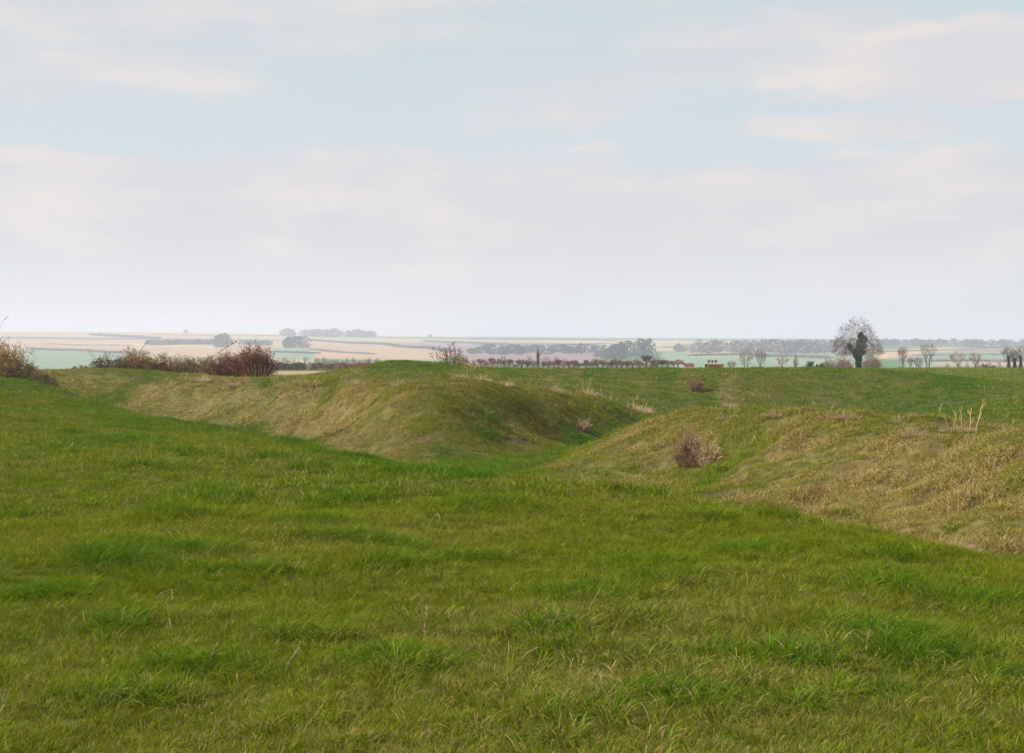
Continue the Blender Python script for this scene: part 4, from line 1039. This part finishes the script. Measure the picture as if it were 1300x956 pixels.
def SS(x, a, b):
    n = N.new('ShaderNodeMapRange'); n.interpolation_type = 'SMOOTHSTEP'
    L.new(x, n.inputs['Value']); n.inputs['From Min'].default_value = a; n.inputs['From Max'].default_value = b
    return n.outputs[0]
az = M('ARCTAN2', sx.outputs[0], sx.outputs[1]); el = M('ARCSINE', sx.outputs[2])
def noise(sa, se, scale, detail, off=0.0, rough=.5):
    cb = N.new('ShaderNodeCombineXYZ'); L.new(M('MULTIPLY', az, sa), cb.inputs[0]); L.new(M('MULTIPLY', el, se), cb.inputs[1]); cb.inputs[2].default_value = off
    n = N.new('ShaderNodeTexNoise'); n.inputs['Scale'].default_value = scale; n.inputs['Detail'].default_value = detail; n.inputs['Roughness'].default_value = rough
    L.new(cb.outputs[0], n.inputs['Vector']); return n.outputs['Fac']
n_big = noise(1, 4.5, 4.0, 5, 1.3); n_mid = noise(1, 3.2, 11, 6, 4.1, .55); n_str = noise(1, 9, 6, 4, 8.7); n_fin = noise(1, 2.2, 34, 5, 2.9, .6)
def blob(a0, e0, wa, we):      # a cloud bank centred at an azimuth and elevation (radians)
    dx = M('DIVIDE', M('SUBTRACT', az, a0), wa); dy = M('DIVIDE', M('SUBTRACT', el, e0), we)
    return M('POWER', 2.718, M('MULTIPLY', M('ADD', M('MULTIPLY', dx, dx), M('MULTIPLY', dy, dy)), -1.0))
# stratus deck below about 8 degrees, with ragged top
edge = M('ADD', el, M('MULTIPLY', M('SUBTRACT', n_mid, .5), -.05))
edge = M('ADD', edge, M('MULTIPLY', M('SUBTRACT', n_big, .5), -.04)); edge = M('ADD', edge, M('MULTIPLY', M('SUBTRACT', n_fin, .5), -.035)); edge = M('ADD', edge, M('MULTIPLY', az, .0))
deck = M('SUBTRACT', 1.0, SS(edge, .122, .142))
deck = M('MULTIPLY', deck, .92)
high = M('MULTIPLY', SS(n_big, .46, .68), .75)
high = M('ADD', high, M('MULTIPLY', SS(n_str, .5, .75), .25))
b1 = SS(M('ADD', M('ADD', M('MULTIPLY', n_mid, .6), M('MULTIPLY', n_fin, .4)), M('MULTIPLY', blob(.31, .185, .13, .038), .55)), .68, .86)
b2 = SS(M('ADD', M('ADD', M('MULTIPLY', n_mid, .5), M('MULTIPLY', n_str, .5)), M('MULTIPLY', blob(-.27, .222, .20, .028), .5)), .62, .95)
b3 = SS(M('ADD', n_mid, M('MULTIPLY', blob(.24, .150, .13, .012), .4)), .64, .85)
cov = M('MAXIMUM', M('MAXIMUM', deck, M('MULTIPLY', b1, .92)), M('MAXIMUM', M('MULTIPLY', b2, .65), M('MAXIMUM', M('MULTIPLY', b3, .8), high)), clamp=True)
cc = N.new('ShaderNodeMix'); cc.data_type = 'RGBA'   # cloud colour: grey-lilac to cream-pink on lumps
cc.inputs[6].default_value = (6.75, 6.6, 6.95, 1); cc.inputs[7].default_value = (8.35, 7.45, 7.0, 1)
L.new(SS(M('ADD', M('MULTIPLY', n_mid, .7), M('MULTIPLY', n_str, .3)), .40, .68), cc.inputs[0])
cl = N.new('ShaderNodeMix'); cl.data_type = 'RGBA'   # low haze layer, paler and bluer at the horizon
cl.inputs[7].default_value = (7.6, 7.4, 7.7, 1); L.new(M('SUBTRACT', 1.0, SS(el, .01, .085)), cl.inputs[0]); L.new(cc.outputs[2], cl.inputs[6])
veil = N.new('ShaderNodeMix'); veil.data_type = 'RGBA'; L.new(SS(el, .06, .30), veil.inputs[0])
veil.inputs[6].default_value = (6.5, 7.3, 7.8, 1); veil.inputs[7].default_value = (5.9, 6.8, 7.05, 1)
tint = N.new('ShaderNodeMix'); tint.data_type = 'RGBA'; tint.inputs[0].default_value = .9
L.new(sky.outputs[0], tint.inputs[6]); L.new(veil.outputs[2], tint.inputs[7])
mx = N.new('ShaderNodeMix'); mx.data_type = 'RGBA'; L.new(cov, mx.inputs[0]); L.new(tint.outputs[2], mx.inputs[6]); L.new(cl.outputs[2], mx.inputs[7])
L.new(mx.outputs[2], bg.inputs['Color']); L.new(bg.outputs[0], wo.inputs['Surface'])

sd = bpy.data.lights.new('sun', 'SUN'); sd.energy = 5.0; sd.angle = R(1.2); sd.color = (1, .94, .85)
so = bpy.data.objects.new('sun', sd); COL.objects.link(so)
dirv = Vector((math.sin(R(SUN_AZ)) * math.cos(R(SUN_EL)), math.cos(R(SUN_AZ)) * math.cos(R(SUN_EL)), math.sin(R(SUN_EL))))
so.rotation_euler = dirv.to_track_quat('Z', 'Y').to_euler(); so.location = (40, -20, 60)

# ------------------------------------------------------------------ camera
cd = bpy.data.cameras.new('camera'); cam = bpy.data.objects.new('camera', cd); COL.objects.link(cam)
cd.sensor_width = 36; cd.lens = F / 1300 * 36; cd.clip_start = .05; cd.clip_end = 20000
cam.location = (0, 0, HC); cam.rotation_euler = (R(90), 0, 0)
cd.shift_y = -(478 - V0) / 1300
scene.camera = cam

scene.render.engine = 'CYCLES'
scene.view_settings.view_transform = 'Standard'; scene.view_settings.look = 'None'; scene.view_settings.exposure = .78; scene.view_settings.gamma = 1
c = scene.cycles; c.max_bounces = 5; c.diffuse_bounces = 3; c.glossy_bounces = 1; c.transmission_bounces = 3; c.volume_bounces = 1; c.transparent_max_bounces = 4
c.use_denoising = True; c.caustics_reflective = False; c.caustics_refractive = False
c.use_adaptive_sampling = True; c.adaptive_threshold = .01
